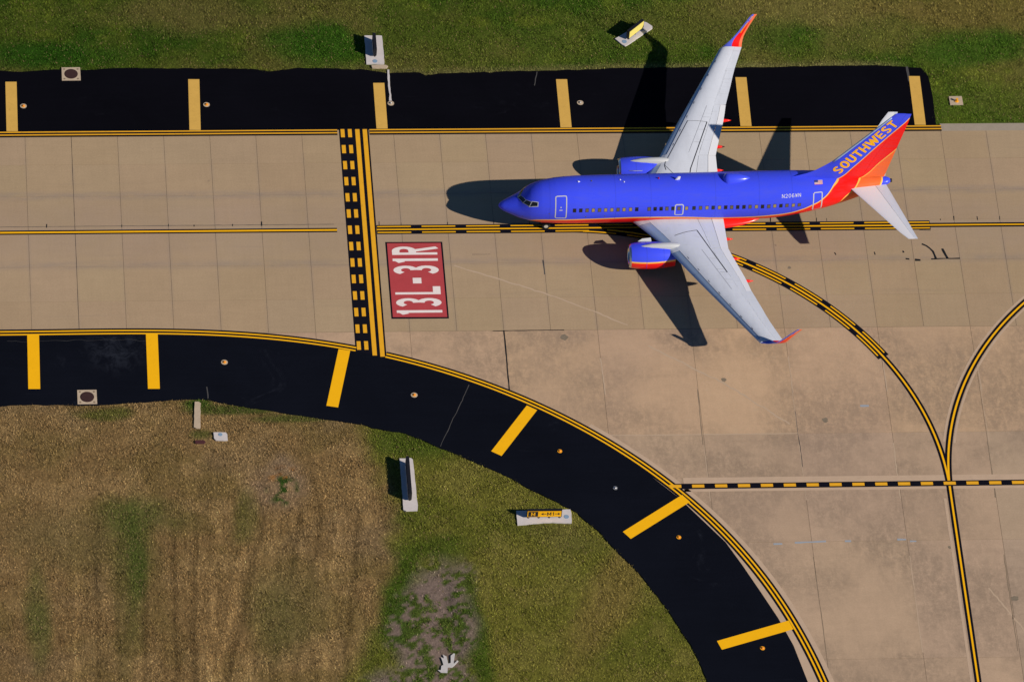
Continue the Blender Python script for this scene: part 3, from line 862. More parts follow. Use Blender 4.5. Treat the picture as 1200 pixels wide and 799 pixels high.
# painted runway sign 13L-31R: tops of the letters point west
sg = MB().prism([(29.06, -1.43), (33.74, -1.45), (33.74, -10.0), (29.07, -9.98)], 0, 0.005).build("painted_runway_sign", M['black'], taxiway)
MB().add([(29.2, -1.57, .009), (33.6, -1.59, .009), (33.61, -9.84, .009), (29.2, -9.8, .009)], [(3, 2, 1, 0)]).build("red_panel", M['red'], sg)
for ch, yc, wd in (('1', -9.2, 1.0), ('3', -8.22, .98), ('L', -6.87, .88), ('1', -3.45, 1.0), ('3', -4.6, .98), ('R', -2.43, .92)):
    glyph(ch, lambda a, b_, j: (33.25 - 3.70 * b_, yc + (a / .6 - .5) * wd, .013 + .001 * j), .083).build("painted_character", M['whitemark'], sg)
MB().ribbon([(31.06, -5.78), (31.76, -5.78)], .31, .31, .013).build("painted_character", M['whitemark'], sg)

# ------------------------------------------------------------------ small things of the airfield
GR_L = "round light bases set in the asphalt shoulders"


def disc(b, cx, cy, z0, z1, r, n=18, r1=None):
    r1 = r if r1 is None else r1
    b.loft([[(cx + r * math.cos(a), cy + r * math.sin(a), z0) for a in np.linspace(0, 2 * math.pi, n, endpoint=False)],
            [(cx + r1 * math.cos(a), cy + r1 * math.sin(a), z1) for a in np.linspace(0, 2 * math.pi, n, endpoint=False)]])
    return b


def edge_light(x, y, label, collar=True, lens='amber', rad=.25):
    r = empty("taxiway_light", (x, y, ZS))
    tag(r, label, "light", GR_L)
    if collar:
        disc(MB(), 0, 0, 0, .012, rad + .02).build("concrete_collar", M['padtan'], r)
    q = .15 if collar else .19
    disc(MB(), 0, 0, .012, .04, q).build("base_plate", M['amber'] if lens == 'amber' else M['padtan' if collar else 'steel'], r)
    g = MB()
    rings = []
    for i in range(6):
        a = i / 5 * math.pi / 2
        rings.append([(q * .6 * math.cos(a) * math.cos(p_) + 1e-4, q * .6 * math.cos(a) * math.sin(p_), .04 + .09 * math.sin(a)) for p_ in np.linspace(0, 2 * math.pi, 12, endpoint=False)])
    g.loft(rings).build("lens", M['amberd'] if lens == 'amber' else M['steel'], r, True)
    return r


edge_light(-.03, 14.39, "amber light in a tan collar right of the westernmost faded north stripe")
edge_light(15.13, 14.41, "amber light in a tan collar beside the second faded north stripe")
edge_light(30.46, 14.42, "light in a tan collar at the end of the pale grout line", True, 'steel')
edge_light(46.28, 14.34, "pale light in a tan collar beside the faded stripe left of the wing shadow", True, 'steel')
edge_light(15.35, -14.57, "amber light in a tan collar between two upright bright yellow stripes")
edge_light(30.41, -18.34, "amber light in a tan collar right of the hold line on the curved shoulder")
edge_light(41.67, -24.56, "small amber light on black asphalt right of the fourth bright stripe", False)
edge_light(45.8, -28.55, "small plain silver light on the curved asphalt above the arrow sign", False, 'steel')
edge_light(50.43, -33.82, "small amber light on asphalt below the broken yellow line's west end", False)
edge_light(56.01, -45.4, "small amber light on asphalt under the lowest bright stripe", False)
r = empty("taxiway_light", (77.89, 14.3, -.04))
tag(r, "amber light on a square concrete block in the grass past the shoulder end", "light")
MB().prism([(-.54, -.5), (.56, -.5), (.54, .5), (-.55, .49)], 0, .07).build("concrete_block", M['padtan'], r)
disc(MB(), 0.05, -.1, .07, .12, .17).build("base_plate", M['amber'], r)
disc(MB(), 0.05, -.1, .12, .36, .05, 10, .1).build("lens", M['amber'], r)
disc(MB(), -.3, .12, .07, .085, .04, 8).build("bolt", M['rust'], r)


def manhole(x, y, label):
    r = empty("manhole", (x, y, ZS))
    tag(r, label, "manhole", "manholes at the edge of the asphalt")
    MB().prism([(-.78, -.76), (.78, -.75), (.77, .77), (-.77, .76)], 0, .03).build("concrete_collar", M['padtan'], r)
    disc(MB(), 0, 0, .03, .04, .56, 26).build("frame", M['rust'], r)
    disc(MB(), 0, 0, .04, .055, .50, 26).build("cover", M['rust'], r)
    for sx in (-1, 1):
        for sy in (-1, 1):
            disc(MB(), sx * .56, sy * .56, .03, .037, .09, 8).build("lifting_pocket", M['joint'], r)


manhole(4.02, 18.07, "square manhole with round iron cover at the north grass edge")
manhole(4.22, -18.2, "square manhole with round iron cover at the dry field edge")


def pad(name, poly, z1, mat, label, cat="concrete pad", lid=None):
    cx, cy = np.mean([q[0] for q in poly]), np.mean([q[1] for q in poly])
    r = empty(name, (cx, cy, -.05))
    tag(r, label, cat)
    rel = []
    q = resample([(x_ - cx, y_ - cy) for x_, y_ in list(poly) + [poly[0]]], .3)[:-1]
    q = q + (rng.random(q.shape) - .5) * .035
    MB().prism([tuple(a) for a in q], 0, z1 + .05).build("slab", mat, r)
    if lid:
        disc(MB(), lid[0] - cx, lid[1] - cy, z1 + .05, z1 + .065, lid[2], 20).build("round_lid", M['bluepaint'], r)
    return r


pad("sign_pad", [(28.7, 22.36), (30.18, 22.37), (30.2, 19.0), (28.69, 19.01)], .06, M['pad'], "pale concrete pad under the dark edge-on sign above the hold line", lid=(29.42, 19.32, .2))
pad("sign_pad", [(49.78, 21.83), (52.5, 23.87), (53.15, 23.15), (50.98, 21.25), (50.67, 20.95), (50.45, 20.95)], .06, M['pad'], "slanted pale concrete pad under the yellow sign in the north grass", lid=(50.55, 21.45, .2))
pad("sign_pad", [(28.82, -25.16), (29.88, -25.12), (29.97, -30.67), (28.8, -30.71)], .06, M['pad'], "long narrow concrete pad under the long dark sign in the field")
pad("sign_pad", [(37.74, -30.84), (42.1, -30.76), (42.07, -32.2), (40.5, -32.1), (39.6, -32.12), (37.72, -32.34)], .06, M['pad'], "pale concrete pad under the yellow arrow sign by the curved asphalt", lid=(41.68, -31.54, .2))
pad("concrete_beam", [(29.08, 18.85), (30.47, 18.87), (30.44, 18.5), (29.15, 18.51)], .08, M['padtan'], "short tan concrete beam between the north sign pad and asphalt", "concrete beam")
pad("concrete_strip", [(12.77, -18.83), (13.25, -18.84), (13.13, -21.69), (12.6, -21.68)], .05, M['padtan'], "upright tan concrete strip in the dry grass below the asphalt", "concrete strip")
pad("utility_pad", [(14.15, -22.15), (15.2, -22.16), (15.28, -23.01), (14.18, -22.99)], .06, M['pad'], "small pale concrete pad with a round blue lid in dry grass", lid=(14.68, -22.4, .17))
pad("handhole_lid", [(12.63, -22.97), (13.47, -22.94), (13.45, -23.34), (12.62, -23.29)], .04, M['rustlid'], "dark red rectangular lid lying in the dry grass", "utility lid")
# pale grout line over the buried cable, from the beam to the light
crack(north, [(30.47, 18.35), (30.47, 16.55), (30.45, 14.7)], .17, M['pad'], ZS + .006, .12, "grout_line")

# torn sheet on the bare dirt
deb = [(30.47, -47.16), (30.7, -47.4), (31.21, -47.44), (31.28, -46.88), (31.59, -46.91), (31.8, -46.7), (32.14, -46.28), (32.06, -46.2), (31.77, -46.54), (31.79, -46.28), (31.92, -45.53), (31.84, -45.48), (31.58, -45.71), (31.53, -46.45), (31.33, -46.51), (31.25, -45.79), (31.08, -45.68), (30.98, -45.58), (31.03, -46.0), (30.8, -45.83), (30.89, -46.26), (30.95, -46.64), (30.78, -46.74), (30.72, -47.16)]
db = MB().prism([(a - 31.3, b_ - 46.5 + 93) if False else (a - 31.3, b_ + 46.5) for a, b_ in deb], .0, .06)
o = db.build("torn_sheet", M['sheet'], None, loc=(31.3, -46.5, -.02))
tag(o, "ragged white scrap lying on the bare dirt patch", "scrap")


# signs -----------------------------------------------------------------------------------
def sign(x, y, rot, length, height, label, front, depth=.26, back=None):
    """standing guidance sign; its face looks along local -Y"""
    r = empty("guidance_sign", (x, y, .06), rot)
    tag(r, label, "sign")
    h0 = .17
    MB().box(-length / 2, length / 2, -depth / 2, depth / 2, h0, height).build("housing", M['signblack'], r)
    f = MB().box(-length / 2 + .05, length / 2 - .05, -depth / 2 - .012, -depth / 2 - .001, h0 + .05, height - .05).build("face_panel", front, r)
    if back:
        MB().box(-length / 2 + .05, length / 2 - .05, depth / 2 + .001, depth / 2 + .012, h0 + .05, height - .05).build("face_panel", back, r)
    n = max(2, round(length / 1.1) + 1)
    for i in range(n):
        xx = -length / 2 + .15 + (length - .3) * i / (n - 1)
        lg = disc(MB(), xx, 0, .012, h0, .035, 8).build("leg", M['steel'], r)
        disc(MB(), xx, 0, 0, .012, .09, 8).build("foot_plate", M['signblack'], lg)
    return r


sign(29.43, 20.75, math.pi / 2, 1.95, .95, "dark sign seen edge-on on the pad above the hold line", M['signblack'])
sign(51.50, 22.36, math.radians(45), 1.95, 1.02, "pale yellow sign standing slanted in the north grass", M['signpale'])
sign(29.36, -27.75, math.pi / 2, 3.95, .95, "long dark sign seen edge-on between dry and green grass", M['signblack'])
s2 = sign(39.88, -31.58, 0, 2.78, .92, "yellow and black arrow sign facing south beside the curved asphalt", M['signyellow'], .22)
fz = .17
yy = -.11 - .016
MB().box(-1.28, -.50, -.11 - .016, -.11 - .0125, .26, .83).build("black_panel", M['signblack'], s2)


def sign_text(ch, x0, z0, w, h, mat, y):
    glyph(ch, lambda a, b_, j: (x0 + a / .6 * w, y - .001 * j, z0 + b_ * h), .062).build("sign_character", mat, s2)


sign_text('M', -1.05, .35, .32, .40, M['signyellow'], -.131)
sign_text('M', .22, .36, .33, .40, M['signblack'], -.126)
sign_text('1', .58, .36, .28, .40, M['signblack'], -.126)
for sx, d_ in ((-.2, -1), (1.2, 1)):
    cx = -.02 if d_ < 0 else 1.02
    tipx = cx + d_ * .26
    MB().add([(tipx, -.126, .55), (tipx - d_ * .2, -.126, .68), (tipx - d_ * .2, -.126, .42), (tipx - d_ * .2, -.126, .585), (tipx - d_ * .45, -.126, .585), (tipx - d_ * .45, -.126, .515), (tipx - d_ * .2, -.126, .515)],
             [(0, 1, 2), (3, 4, 5, 6)]).build("sign_arrow", M['signblack'], s2)

# ------------------------------------------------------------------ the airliner
# local frame: x = metres aft of the nose, y = towards the far (north) wing, z = height
plane = empty("airliner", (38.28, 0.1, 0), 0.01)
tag(plane, "blue, red and orange twin-engine jet airliner with white wings taxiing west on the concrete", "airliner")

BLUE, RED, ORANGE, GOLD = (0.050, 0.082, 0.93), (0.95, 0.010, 0.006), (0.98, 0.155, 0.030), (1.0, 0.56, 0.10)


def curve_node(t, x, pts, xs, zs):
    n = t.n.new("ShaderNodeFloatCurve")
    c = n.mapping.curves[0]
    P = [(a / xs, b_ / zs) for a, b_ in pts]
    c.points[0].location, c.points[1].location = P[0], P[-1]
    for q in P[1:-1]:
        c.points.new(*q)
    for q in c.points:
        q.handle_type = 'AUTO_CLAMPED'
    n.mapping.update()
    t.link(t.math('DIVIDE', x, xs), n.inputs["Value"])
    return t.math('MULTIPLY', n.outputs[0], zs)


C1 = [(0, 1.3), (2.2, 1.75), (3.0, 2.28), (3.8, 2.47), (5.2, 2.62), (8, 2.74), (11.5, 2.85), (15, 2.76), (18.5, 2.52), (20.6, 2.57), (22, 2.73), (23.4, 2.91), (24.1, 3.10), (24.8, 3.40), (25.5, 3.79), (26.14, 4.16), (26.7, 4.6), (27.03, 4.92), (27.35, 5.22), (27.75, 5.42), (28.89, 6.72), (30.45, 8.81), (32.97, 12.11), (34, 13.4)]
C2 = [(0, 0), (26.5, 2.2), (27.3, 3.1), (27.89, 3.75), (28.26, 4.32), (28.69, 4.66), (29.08, 4.95), (29.45, 5.3), (29.75, 5.48), (30.98, 7.05), (32.19, 8.59), (34, 10.9)]


def livery(name, cone):
    m = new_mat(name, BLUE, 0.32, 0.25, 0.0, 0.06)
    t = NT(m)
    o = t.n.new("ShaderNodeTexCoord").outputs["Object"]
    sx = t.n.new("ShaderNodeSeparateXYZ")
    t.link(o, sx.inputs[0])
    x, z = sx.outputs[0], sx.outputs[2]
    c1 = curve_node(t, x, C1, 34, 14)
    c2 = curve_node(t, x, C2, 34, 14)
    d1, d2 = t.math('SUBTRACT', z, c1), t.math('SUBTRACT', z, c2)
    nose = t.math('GREATER_THAN', x, 2.28)
    thick = t.ramp(x, 24, 27, .16, .11)
    c = t.mix(t.math('MULTIPLY', t.math('LESS_THAN', d1, t.math('MULTIPLY', thick, .5)), nose), BLUE, GOLD)
    c = t.mix(t.math('MULTIPLY', t.math('LESS_THAN', d1, t.math('MULTIPLY', thick, -.5)), nose), c, RED)
    aft = t.math('GREATER_THAN', x, 26.6)
    c = t.mix(t.math('MULTIPLY', t.math('LESS_THAN', d2, .055), aft), c, GOLD)
    c = t.mix(t.math('MULTIPLY', t.math('LESS_THAN', d2, -.055), aft), c, ORANGE)
    if cone:
        q = t.math('SUBTRACT', x, t.math('MULTIPLY', t.math('SUBTRACT', z, 4.9), .55))
        c = t.mix(t.math('GREATER_THAN', q, 31.15), c, GOLD)
        c = t.mix(t.math('GREATER_THAN', q, 31.30), c, BLUE)
    # slight panel to panel tone and grime
    n = t.noise(t.pos((.5, 1, 2.5), obj=True), 1.3, 4, .6)
    c = t.mix(t.ramp(n, .35, .8, 0, .14), c, (.10, .10, .16))
    t.link(c, t.b.inputs["Base Color"])
    t.link(t.ramp(n, .3, .7, .24, .38), t.b.inputs["Roughness"])
    return m


M['fus'] = livery("fuselage livery", True)
M['fin'] = livery("fin livery", False)
M['white'] = new_mat("white aircraft paint", (0.67, 0.71, 0.79), 0.42, 0.4, 0, .1)
t = NT(M['white'])
n = t.noise(t.pos((1, .35, 1), (0, 0, .3), obj=True), 1.6, 5, .65)
n2 = t.noise(t.pos((.6, 5, 1), obj=True), 1.2, 4, .6)
c = t.mix(t.ramp(n, .4, .75, 0, .35), (.67, .715, .80), (.53, .56, .63))
c = t.mix(t.ramp(n2, .55, .8, 0, .30), c, (.40, .41, .44))
t.link(c, t.b.inputs["Base Color"])
M['whiteclean'] = new_mat("white flap paint", (0.78, 0.80, 0.85), 0.45, 0.4)
M['slat'] = new_mat("grey leading edge tinted shade blue", (0.38, 0.51, 0.70), 0.35, 0.5, 0.15)  # blue of sky-lit shade is mixed into the grey base colour
M['pylonp'] = new_mat("pale pylon paint", (0.55, 0.575, 0.60), 0.4, 0.4)
M['gap'] = new_mat("dark gap", (0.02, 0.02, 0.022), 0.8, 0.1)
M['seam'] = new_mat("panel seam", (0.24, 0.25, 0.28), 0.6, 0.2)
M['line'] = new_mat("black walkway line", (0.03, 0.03, 0.035), 0.7, 0.2)
M['redp'] = new_mat("red aircraft paint", RED, 0.32, 0.4, 0, .2)
M['goldp'] = new_mat("gold lettering", (1.0, 0.50, 0.012), 0.5, 0.2)
M['whitep'] = new_mat("white lettering", (0.80, 0.80, 0.82), 0.45, 0.3)
M['frame'] = new_mat("grey white outline", (0.55, 0.56, 0.58), 0.5, 0.3)
M['glass'] = new_mat("dark window glass", (0.012, 0.012, 0.014), 0.08, 0.6)
M['shade'] = new_mat("tan window shade", (0.34, 0.26, 0.11), 0.5, 0.3)
M['shade2'] = new_mat("brown window shade", (0.14, 0.11, 0.06), 0.5, 0.3)
M['chrome'] = new_mat("polished inlet lip", (0.72, 0.72, 0.72), 0.22, 0.5, 0.95)
M['dark'] = new_mat("dark engine metal", (0.05, 0.05, 0.055), 0.4, 0.5, 0.6)
M['tyre'] = new_mat("tyre rubber", (0.015, 0.015, 0.016), 0.85, 0.2)
M['hub'] = new_mat("wheel hub", (0.6, 0.58, 0.5), 0.4, 0.4, 0.2)
M['strut'] = new_mat("grey strut paint", (0.5, 0.5, 0.52), 0.4, 0.4)
M['beacon'] = new_mat("red beacon lens", (0.35, 0.005, 0.02), 0.3, 0.5)
M['bluep'] = new_mat("blue aircraft paint", BLUE, 0.3, 0.45, 0, .35)

PF = np.array([(0, 2.62, 2.62, .02, 2.62), (.04, 2.72, 2.52, .11, 2.62), (.12, 2.82, 2.42, .22, 2.62), (.26, 2.94, 2.3, .35, 2.61), (.45, 3.05, 2.2, .47, 2.6), (.7, 3.18, 2.08, .61, 2.6), (1, 3.33, 1.95, .76, 2.62), (1.3, 3.47, 1.81, .90, 2.65), (1.6, 3.62, 1.68, 1.04, 2.68), (1.85, 3.84, 1.59, 1.14, 2.74), (2.1, 4.08, 1.5, 1.24, 2.8), (2.35, 4.31, 1.44, 1.34, 2.88), (2.6, 4.5, 1.38, 1.43, 2.95), (3.0, 4.69, 1.31, 1.53, 3.03), (3.4, 4.83, 1.24, 1.62, 3.1), (4.0, 4.97, 1.18, 1.71, 3.15), (4.6, 5.07, 1.14, 1.79, 3.2), (5.4, 5.15, 1.12, 1.85, 3.23), (6.2, 5.2, 1.12, 1.88, 3.25), (8, 5.24, 1.12, 1.88, 3.28), (14, 5.33, 1.21, 1.88, 3.37), (20, 5.42, 1.3, 1.88, 3.46), (22, 5.44, 1.4, 1.88, 3.5), (23, 5.45, 1.55, 1.86, 3.57), (24, 5.46, 1.75, 1.82, 3.65), (25, 5.46, 2.0, 1.75, 3.75), (26, 5.46, 2.3, 1.66, 3.85), (27, 5.45, 2.6, 1.52, 3.99), (28, 5.42, 2.95, 1.36, 4.15), (29, 5.38, 3.33, 1.15, 4.32), (30, 5.34, 3.75, .92, 4.5), (31.2, 5.24, 4.3, .57, 4.75), (31.7, 5.17, 4.5, .42, 4.83), (32, 5.1, 4.65, .27, 4.89), (32.15, 4.97, 4.8, .10, 4.88)])


def fsec(s):
    return [np.interp(s, PF[:, 0], PF[:, i]) for i in range(1, 5)]


def fsurf(s, a, off=0.0, side=-1):
    """point on the fuselage skin: a = 0 at the widest point of the near side, pi/2 on top"""
    zt, zb, hw, zm = fsec(s)
    up = math.sin(a)
    h = zt - zm if up > 0 else zm - zb
    return (s, side * (hw + off) * math.cos(a), zm + (h + off) * up)


NA = 72
b = MB()
st = sorted(set(np.round(np.r_[PF[:, 0], np.arange(0.5, 32, 0.5)], 3)))
rings = [[(s_, y_, z_) for (s_, y_, z_) in (fsurf(s_, -math.pi / 2 + 2 * math.pi * j / NA) for j in range(NA))] for s_ in st]
b.loft(rings)
fus = b.build("fuselage", M['fus'], plane, True)


def patch(s0, s1, a0, a1, off, ns=2, na=3, side=-1, corners=None):
    """a patch of skin, optionally through four (s, a) corners"""
    v, f = [], []
    for i in range(ns + 1):
        for j in range(na + 1):
            u, w = i / ns, j / na
            if corners:
                c = corners
                s_ = (c[0][0] * (1 - u) + c[1][0] * u) * (1 - w) + (c[3][0] * (1 - u) + c[2][0] * u) * w
                a_ = (c[0][1] * (1 - u) + c[1][1] * u) * (1 - w) + (c[3][1] * (1 - u) + c[2][1] * u) * w
            else:
                s_, a_ = s0 + (s1 - s0) * u, a0 + (a1 - a0) * w
            v.append(fsurf(s_, a_, off, side))
    for i in range(ns):
        for j in range(na):
            q = (i * (na + 1) + j, (i + 1) * (na + 1) + j, (i + 1) * (na + 1) + j + 1, i * (na + 1) + j + 1)
            f.append(q if side < 0 else q[::-1])
    return v, f


# cabin windows
wpx = [673.2, 680.5, 687.9, 695.1, 702.4, 709.6, 716.8, 724.1, 731.1, 738.7, 746, 760.4, 767.5, 774.5, 781.3, 788.4, 795.4, 804.3, 813, 820.7, 828.2, 835.5, 842.9, 850.2, 857.2, 864.3, 871.6, 878.8, 886.3, 893.4, 900.7, 907.8, 915, 922.1, 929.6, 936.7]
tone = "ddsSsSSsSSd" + "sdDsDsSDsSDSdsDdsSdsSd"[:22] + "sSsd"
for side in (-1, 1):
    for i, px in enumerate(wpx):
        s_ = 6.04 + (px - 673.2) * 0.07006
        zt, zb, hw, zm = fsec(s_)
        zc = 3.76 + (s_ - 6.04) * .0105 + (.03 if s_ > 22 else 0)
        ac = math.asin((zc - zm) / (zt - zm))
        v, f = patch(s_ - .138, s_ + .138, ac - .095, ac + .095, .006, 2, 2, side)
        fr = MB().add(v, f).build("cabin_window", M['gap'], plane)
        v, f = patch(s_ - .112, s_ + .112, ac - .077, ac + .077, .010, 2, 2, side)
        ch = tone[i % len(tone)] if side < 0 else random.choice("dDsS")
        MB().add(v, f).build("pane", {'d': M['glass'], 'D': M['glass'], 's': M['shade2'], 'S': M['shade']}[ch], fr)

# cockpit windows, near and far side
cw = [[(1.55, 1.50), (1.90, .90), (2.10, 1.03), (1.78, 1.52)], [(1.96, .86), (2.38, .56), (2.54, .78), (2.18, .97)], [(2.45, .54), (3.03, .52), (3.05, .70), (2.64, .78)]]
for side in (-1, 1):
    for q in cw:
        ce = np.mean(q, axis=0)
        big = [tuple(ce + (np.array(c_) - ce) * 1.2 + np.sign(np.array(c_) - ce) * np.array([.015, .012])) for c_ in q]
        v, f = patch(0, 0, 0, 0, .012, 3, 3, side, big)
        w_ = MB().add(v, f).build("cockpit_window", M['frame'], plane)
        v, f = patch(0, 0, 0, 0, .020, 3, 3, side, q)
        MB().add(v, f).build("pane", M['glass'], w_)


def skin_line(b, pts, w, off, side=-1):
    """ribbon on the skin along (s, a) points; a scaled by 1.9 m to get lengths"""
    P = [(s_, a_ * 1.9) for s_, a_ in pts]
    P = [tuple(q) for q in resample(P, .12)]
    L, R = offset(P, w / 2), offset(P, -w / 2)
    n = len(P)
    v = [fsurf(x_, y_ / 1.9, off, side) for x_, y_ in R] + [fsurf(x_, y_ / 1.9, off, side) for x_, y_ in L]
    f = [(i, i + 1, n + i + 1, n + i) for i in range(n - 1)]
    b.add(v, f if side < 0 else [g[::-1] for g in f])


def round_rect(s0, s1, a0, a1, r=.09):
    k = r / 1.9
    return [(s0 + r, a0), (s1 - r, a0), (s1 - r * .3, a0 + k * .3), (s1, a0 + k), (s1, a1 - k), (s1 - r * .3, a1 - k * .3), (s1 - r, a1), (s0 + r, a1), (s0 + r * .3, a1 - k * .3), (s0, a1 - k), (s0, a0 + k), (s0 + r * .3, a0 + k * .3), (s0 + r, a0)]


for side in (-1, 1):
    for q, nm in [((4.50, 5.38, -.15, .93), "door_outline"), ((25.66, 26.36, -.40, .71), "door_outline"), ((14.29, 14.95, -.10, .42), "exit_outline")]:
        b = MB()
        skin_line(b, round_rect(*q), .085, .008, side)
        b.build(nm, M['frame'], plane)
    b = MB()
    v, f = patch(4.88, 4.98, .40, .45, .012, 1, 1, side)
    b.add(v, f)
    v, f = patch(4.80, 5.06, .27, .31, .012, 1, 1, side)
    b.add(v, f)
    b.build("door_handle", M['frame'], plane)
for s_, a_, r_ in ((7.0, -.09, .05), (8.56, -.07, .045), (4.0, .1, .04), (1.9, -.2, .05)):
    v, f = patch(s_ - r_, s_ + r_, a_ - r_ / 1.8, a_ + r_ / 1.8, .008, 1, 1)
    MB().add(v, f).build("static_port", M['shade2'], plane)
# cargo door outline under the stripe, and circumferential skin joints
for s_ in (4.05, 9.4, 12.3, 17.6, 21.2, 23.9):
    b = MB()
    skin_line(b, [(s_, -.3), (s_, .6), (s_, 1.5), (s_, 2.4)], .014, .004)
    b.build("skin_joint", new_mat("skin joint", (.045, .07, .60), .4, .3) if 'sj' not in M else M['sj'], plane)
    M['sj'] = bpy.data.materials["skin joint"]

# registration letters
x0 = 23.04
for i, ch in enumerate("N206WN"):
    glyph(ch, lambda a, b_, j: fsurf(x0 + i * .272 + a / .6 * .20, .575 + b_ * .17, .008 + .0015 * j), .036 if ch == 'W' else .048, .1).build("registration_letter", M['whitep'], plane)

# roof antennas, beacon, satellite radome
def bulge(name, s0, s1, hw, h, mat, zoff=0.0, yoff=0.0, blunt=.35):
    rings = []
    for i in range(13):
        u = i / 12
        s_ = s0 + (s1 - s0) * u
        k = (math.sin(math.pi * min(u / blunt * .5, .5)) if u < blunt else math.cos(math.pi / 2 * ((u - blunt) / (1 - blunt)) ** 1.3))
        k = max(k, .02) ** .75
        zt, zb, w_, zm = fsec(s_)
        ring = []
        for j in range(17):
            a = math.pi * j / 16
            y_ = hw * k * math.cos(a)
            zs = zm + (zt - zm) * math.sqrt(max(0, 1 - ((y_ + yoff) / w_) ** 2)) - .03
            ring.append((s_, y_ + yoff, zs + h * k * math.sin(a) + zoff))
        rings.append(ring)
    return MB().loft(rings, closed=False, cap0=True, cap1=True).build(name, mat, plane, True)


bulge("antenna_radome", 18.2, 20.5, .55, .42, M['bluep'], blunt=.18)


def blade(name, s0, h, ch, th, mat, sweep=.25, y=0.0):
    zt = fsec(s0)[0]
    b = MB()
    rings = []
    for k in range(5):
        u = k / 4
        c_ = ch * (1 - .45 * u)
        xs = s0 + sweep * u
        rings.append([(xs, y, zt - .05 + h * u), (xs + c_ * .3, y - th * (1 - .5 * u), zt - .05 + h * u), (xs + c_, y, zt - .05 + h * u), (xs + c_ * .3, y + th * (1 - .5 * u), zt - .05 + h * u)])
    b.loft(rings).build(name, mat, plane)


blade("blade_antenna", 14.3, .42, .42, .05, M['whitep'])
blade("blade_antenna", 6.3, .12, .3, .09, M['whitep'], .05, .05)
for s_, y_ in ((9.85, .15), (10.15, -.1)):
    zt = fsec(s_)[0]
    disc(MB(), s_, y_, zt - .05, zt + .05, .075, 10, .04).build("antenna_stub", M['whitep'], plane)
zt = fsec(13.0)[0]
disc(MB(), 13.0, .2, zt - .06, zt + .12, .10, 12, .04).build("beacon", M['beacon'], plane)
zt = fsec(7.5)[0]
disc(MB(), 7.5, .1, zt - .05, zt + .04, .07, 10, .05).build("antenna_stub", M['shade2'], plane)

# belly fairing at the wing roots
rings = []
for i in range(25):
    u = i / 24
    s_ = 10.2 + 11.8 * u
    k = max(.02, math.sin(math.pi * min(u / .30 * .5, .5)) if u < .30 else (1 if u < .55 else math.cos(math.pi / 2 * ((u - .55) / .45)) ** .8))
    rings.append([(s_, 2.18 * k ** .45 * math.cos(a) * (1 if math.sin(a) < 0 else 1), 1.75 + (.62 * k if math.sin(a) > 0 else .78 * k) * math.sin(a)) for a in np.linspace(0, 2 * math.pi, 32, endpoint=False)])
MB().loft(rings).build("belly_fairing", M['redp'], plane, True)

# ---- wings
LEs = [(1.0, 10.75), (1.9, 11.38), (3.5, 12.52), (5.4, 13.72), (9.08, 15.63), (13.2, 17.88), (16.65, 19.76)]
TEs = [(1.0, 18.4), (2.0, 18.4), (5.5, 18.42), (6.3, 18.68), (9.1, 19.45), (10.6, 19.74), (12.6, 20.33), (14.0, 20.70), (16.65, 21.62)]
UP = [(0, -.36), (.015, -.27), (.05, -.155), (.09, -.08), (.13, .0), (.2, .085), (.3, .14), (.45, .15), (.6, .115), (.7, .075), (.8, .045), (.9, .02), (1, .0)]
LO = [(0, -.36), (.015, -.41), (.05, -.45), (.09, -.46), (.13, -.46), (.2, -.47), (.3, -.44), (.45, -.36), (.6, -.25), (.7, -.17), (.8, -.105), (.9, -.05), (1, -.015)]


def wle(t_): return np.interp(t_, [q[0] for q in LEs], [q[1] for q in LEs])
def wte(t_): return np.interp(t_, [q[0] for q in TEs], [q[1] for q in TEs])
def wzz(t_): return 2.35 + .1 * (t_ - 1.9)


def wk(t_): return float(np.interp(t_, [1, 5, 10, 16.65], [1.2, 1.0, .82, .62]))


def wz_up(t_, c_): return wzz(t_) + wk(t_) * np.interp(c_, [q[0] for q in UP], [q[1] for q in UP])
def wz_lo(t_, c_): return wzz(t_) + wk(t_) * np.interp(c_, [q[0] for q in LO], [q[1] for q in LO])


def wing_piece(name, t0, t1, c0, c1, mat, side, dz=0.0, droop=0.0, nseg=None, parent=None, c0b=None, c1b=None):
    cs = [c_ for c_ in sorted(set([0, .005] + [q[0] for q in UP]))]
    n = nseg or max(2, int((t1 - t0) / .8))
    rings = []
    for i in range(n + 1):
        u = i / n
        t_ = t0 + (t1 - t0) * u
        a = c0 + ((c0b if c0b is not None else c0) - c0) * u
        e = c1 + ((c1b if c1b is not None else c1) - c1) * u
        cc = sorted(set([a, e] + [q for q in cs if a < q < e]))
        # keep the ring length constant
        cc = np.interp(np.linspace(0, 1, 13), np.linspace(0, 1, len(cc)), cc)
        le, ch = wle(t_), wte(t_) - wle(t_)
        up = [(le + ch * q, side * t_, wz_up(t_, q) + dz - droop * (q - a) * ch) for q in cc]
        lo = [(le + ch * q, side * t_, wz_lo(t_, q) + dz - droop * (q - a) * ch) for q in cc]
        rings.append(up + lo[::-1])
    b = MB().loft(rings)
    if side > 0:
        b.f = [g[::-1] for g in b.f]
    o = b.build(name, mat, parent or plane)
    me = o.data
    me.shade_smooth()
    me.set_sharp_from_angle(angle=math.radians(32))
    return o


def on_wing(side, t_, s_, off=.012):
    c_ = (s_ - wle(t_)) / (wte(t_) - wle(t_))
    return (s_, side * t_, float(wz_up(t_, c_)) + off)


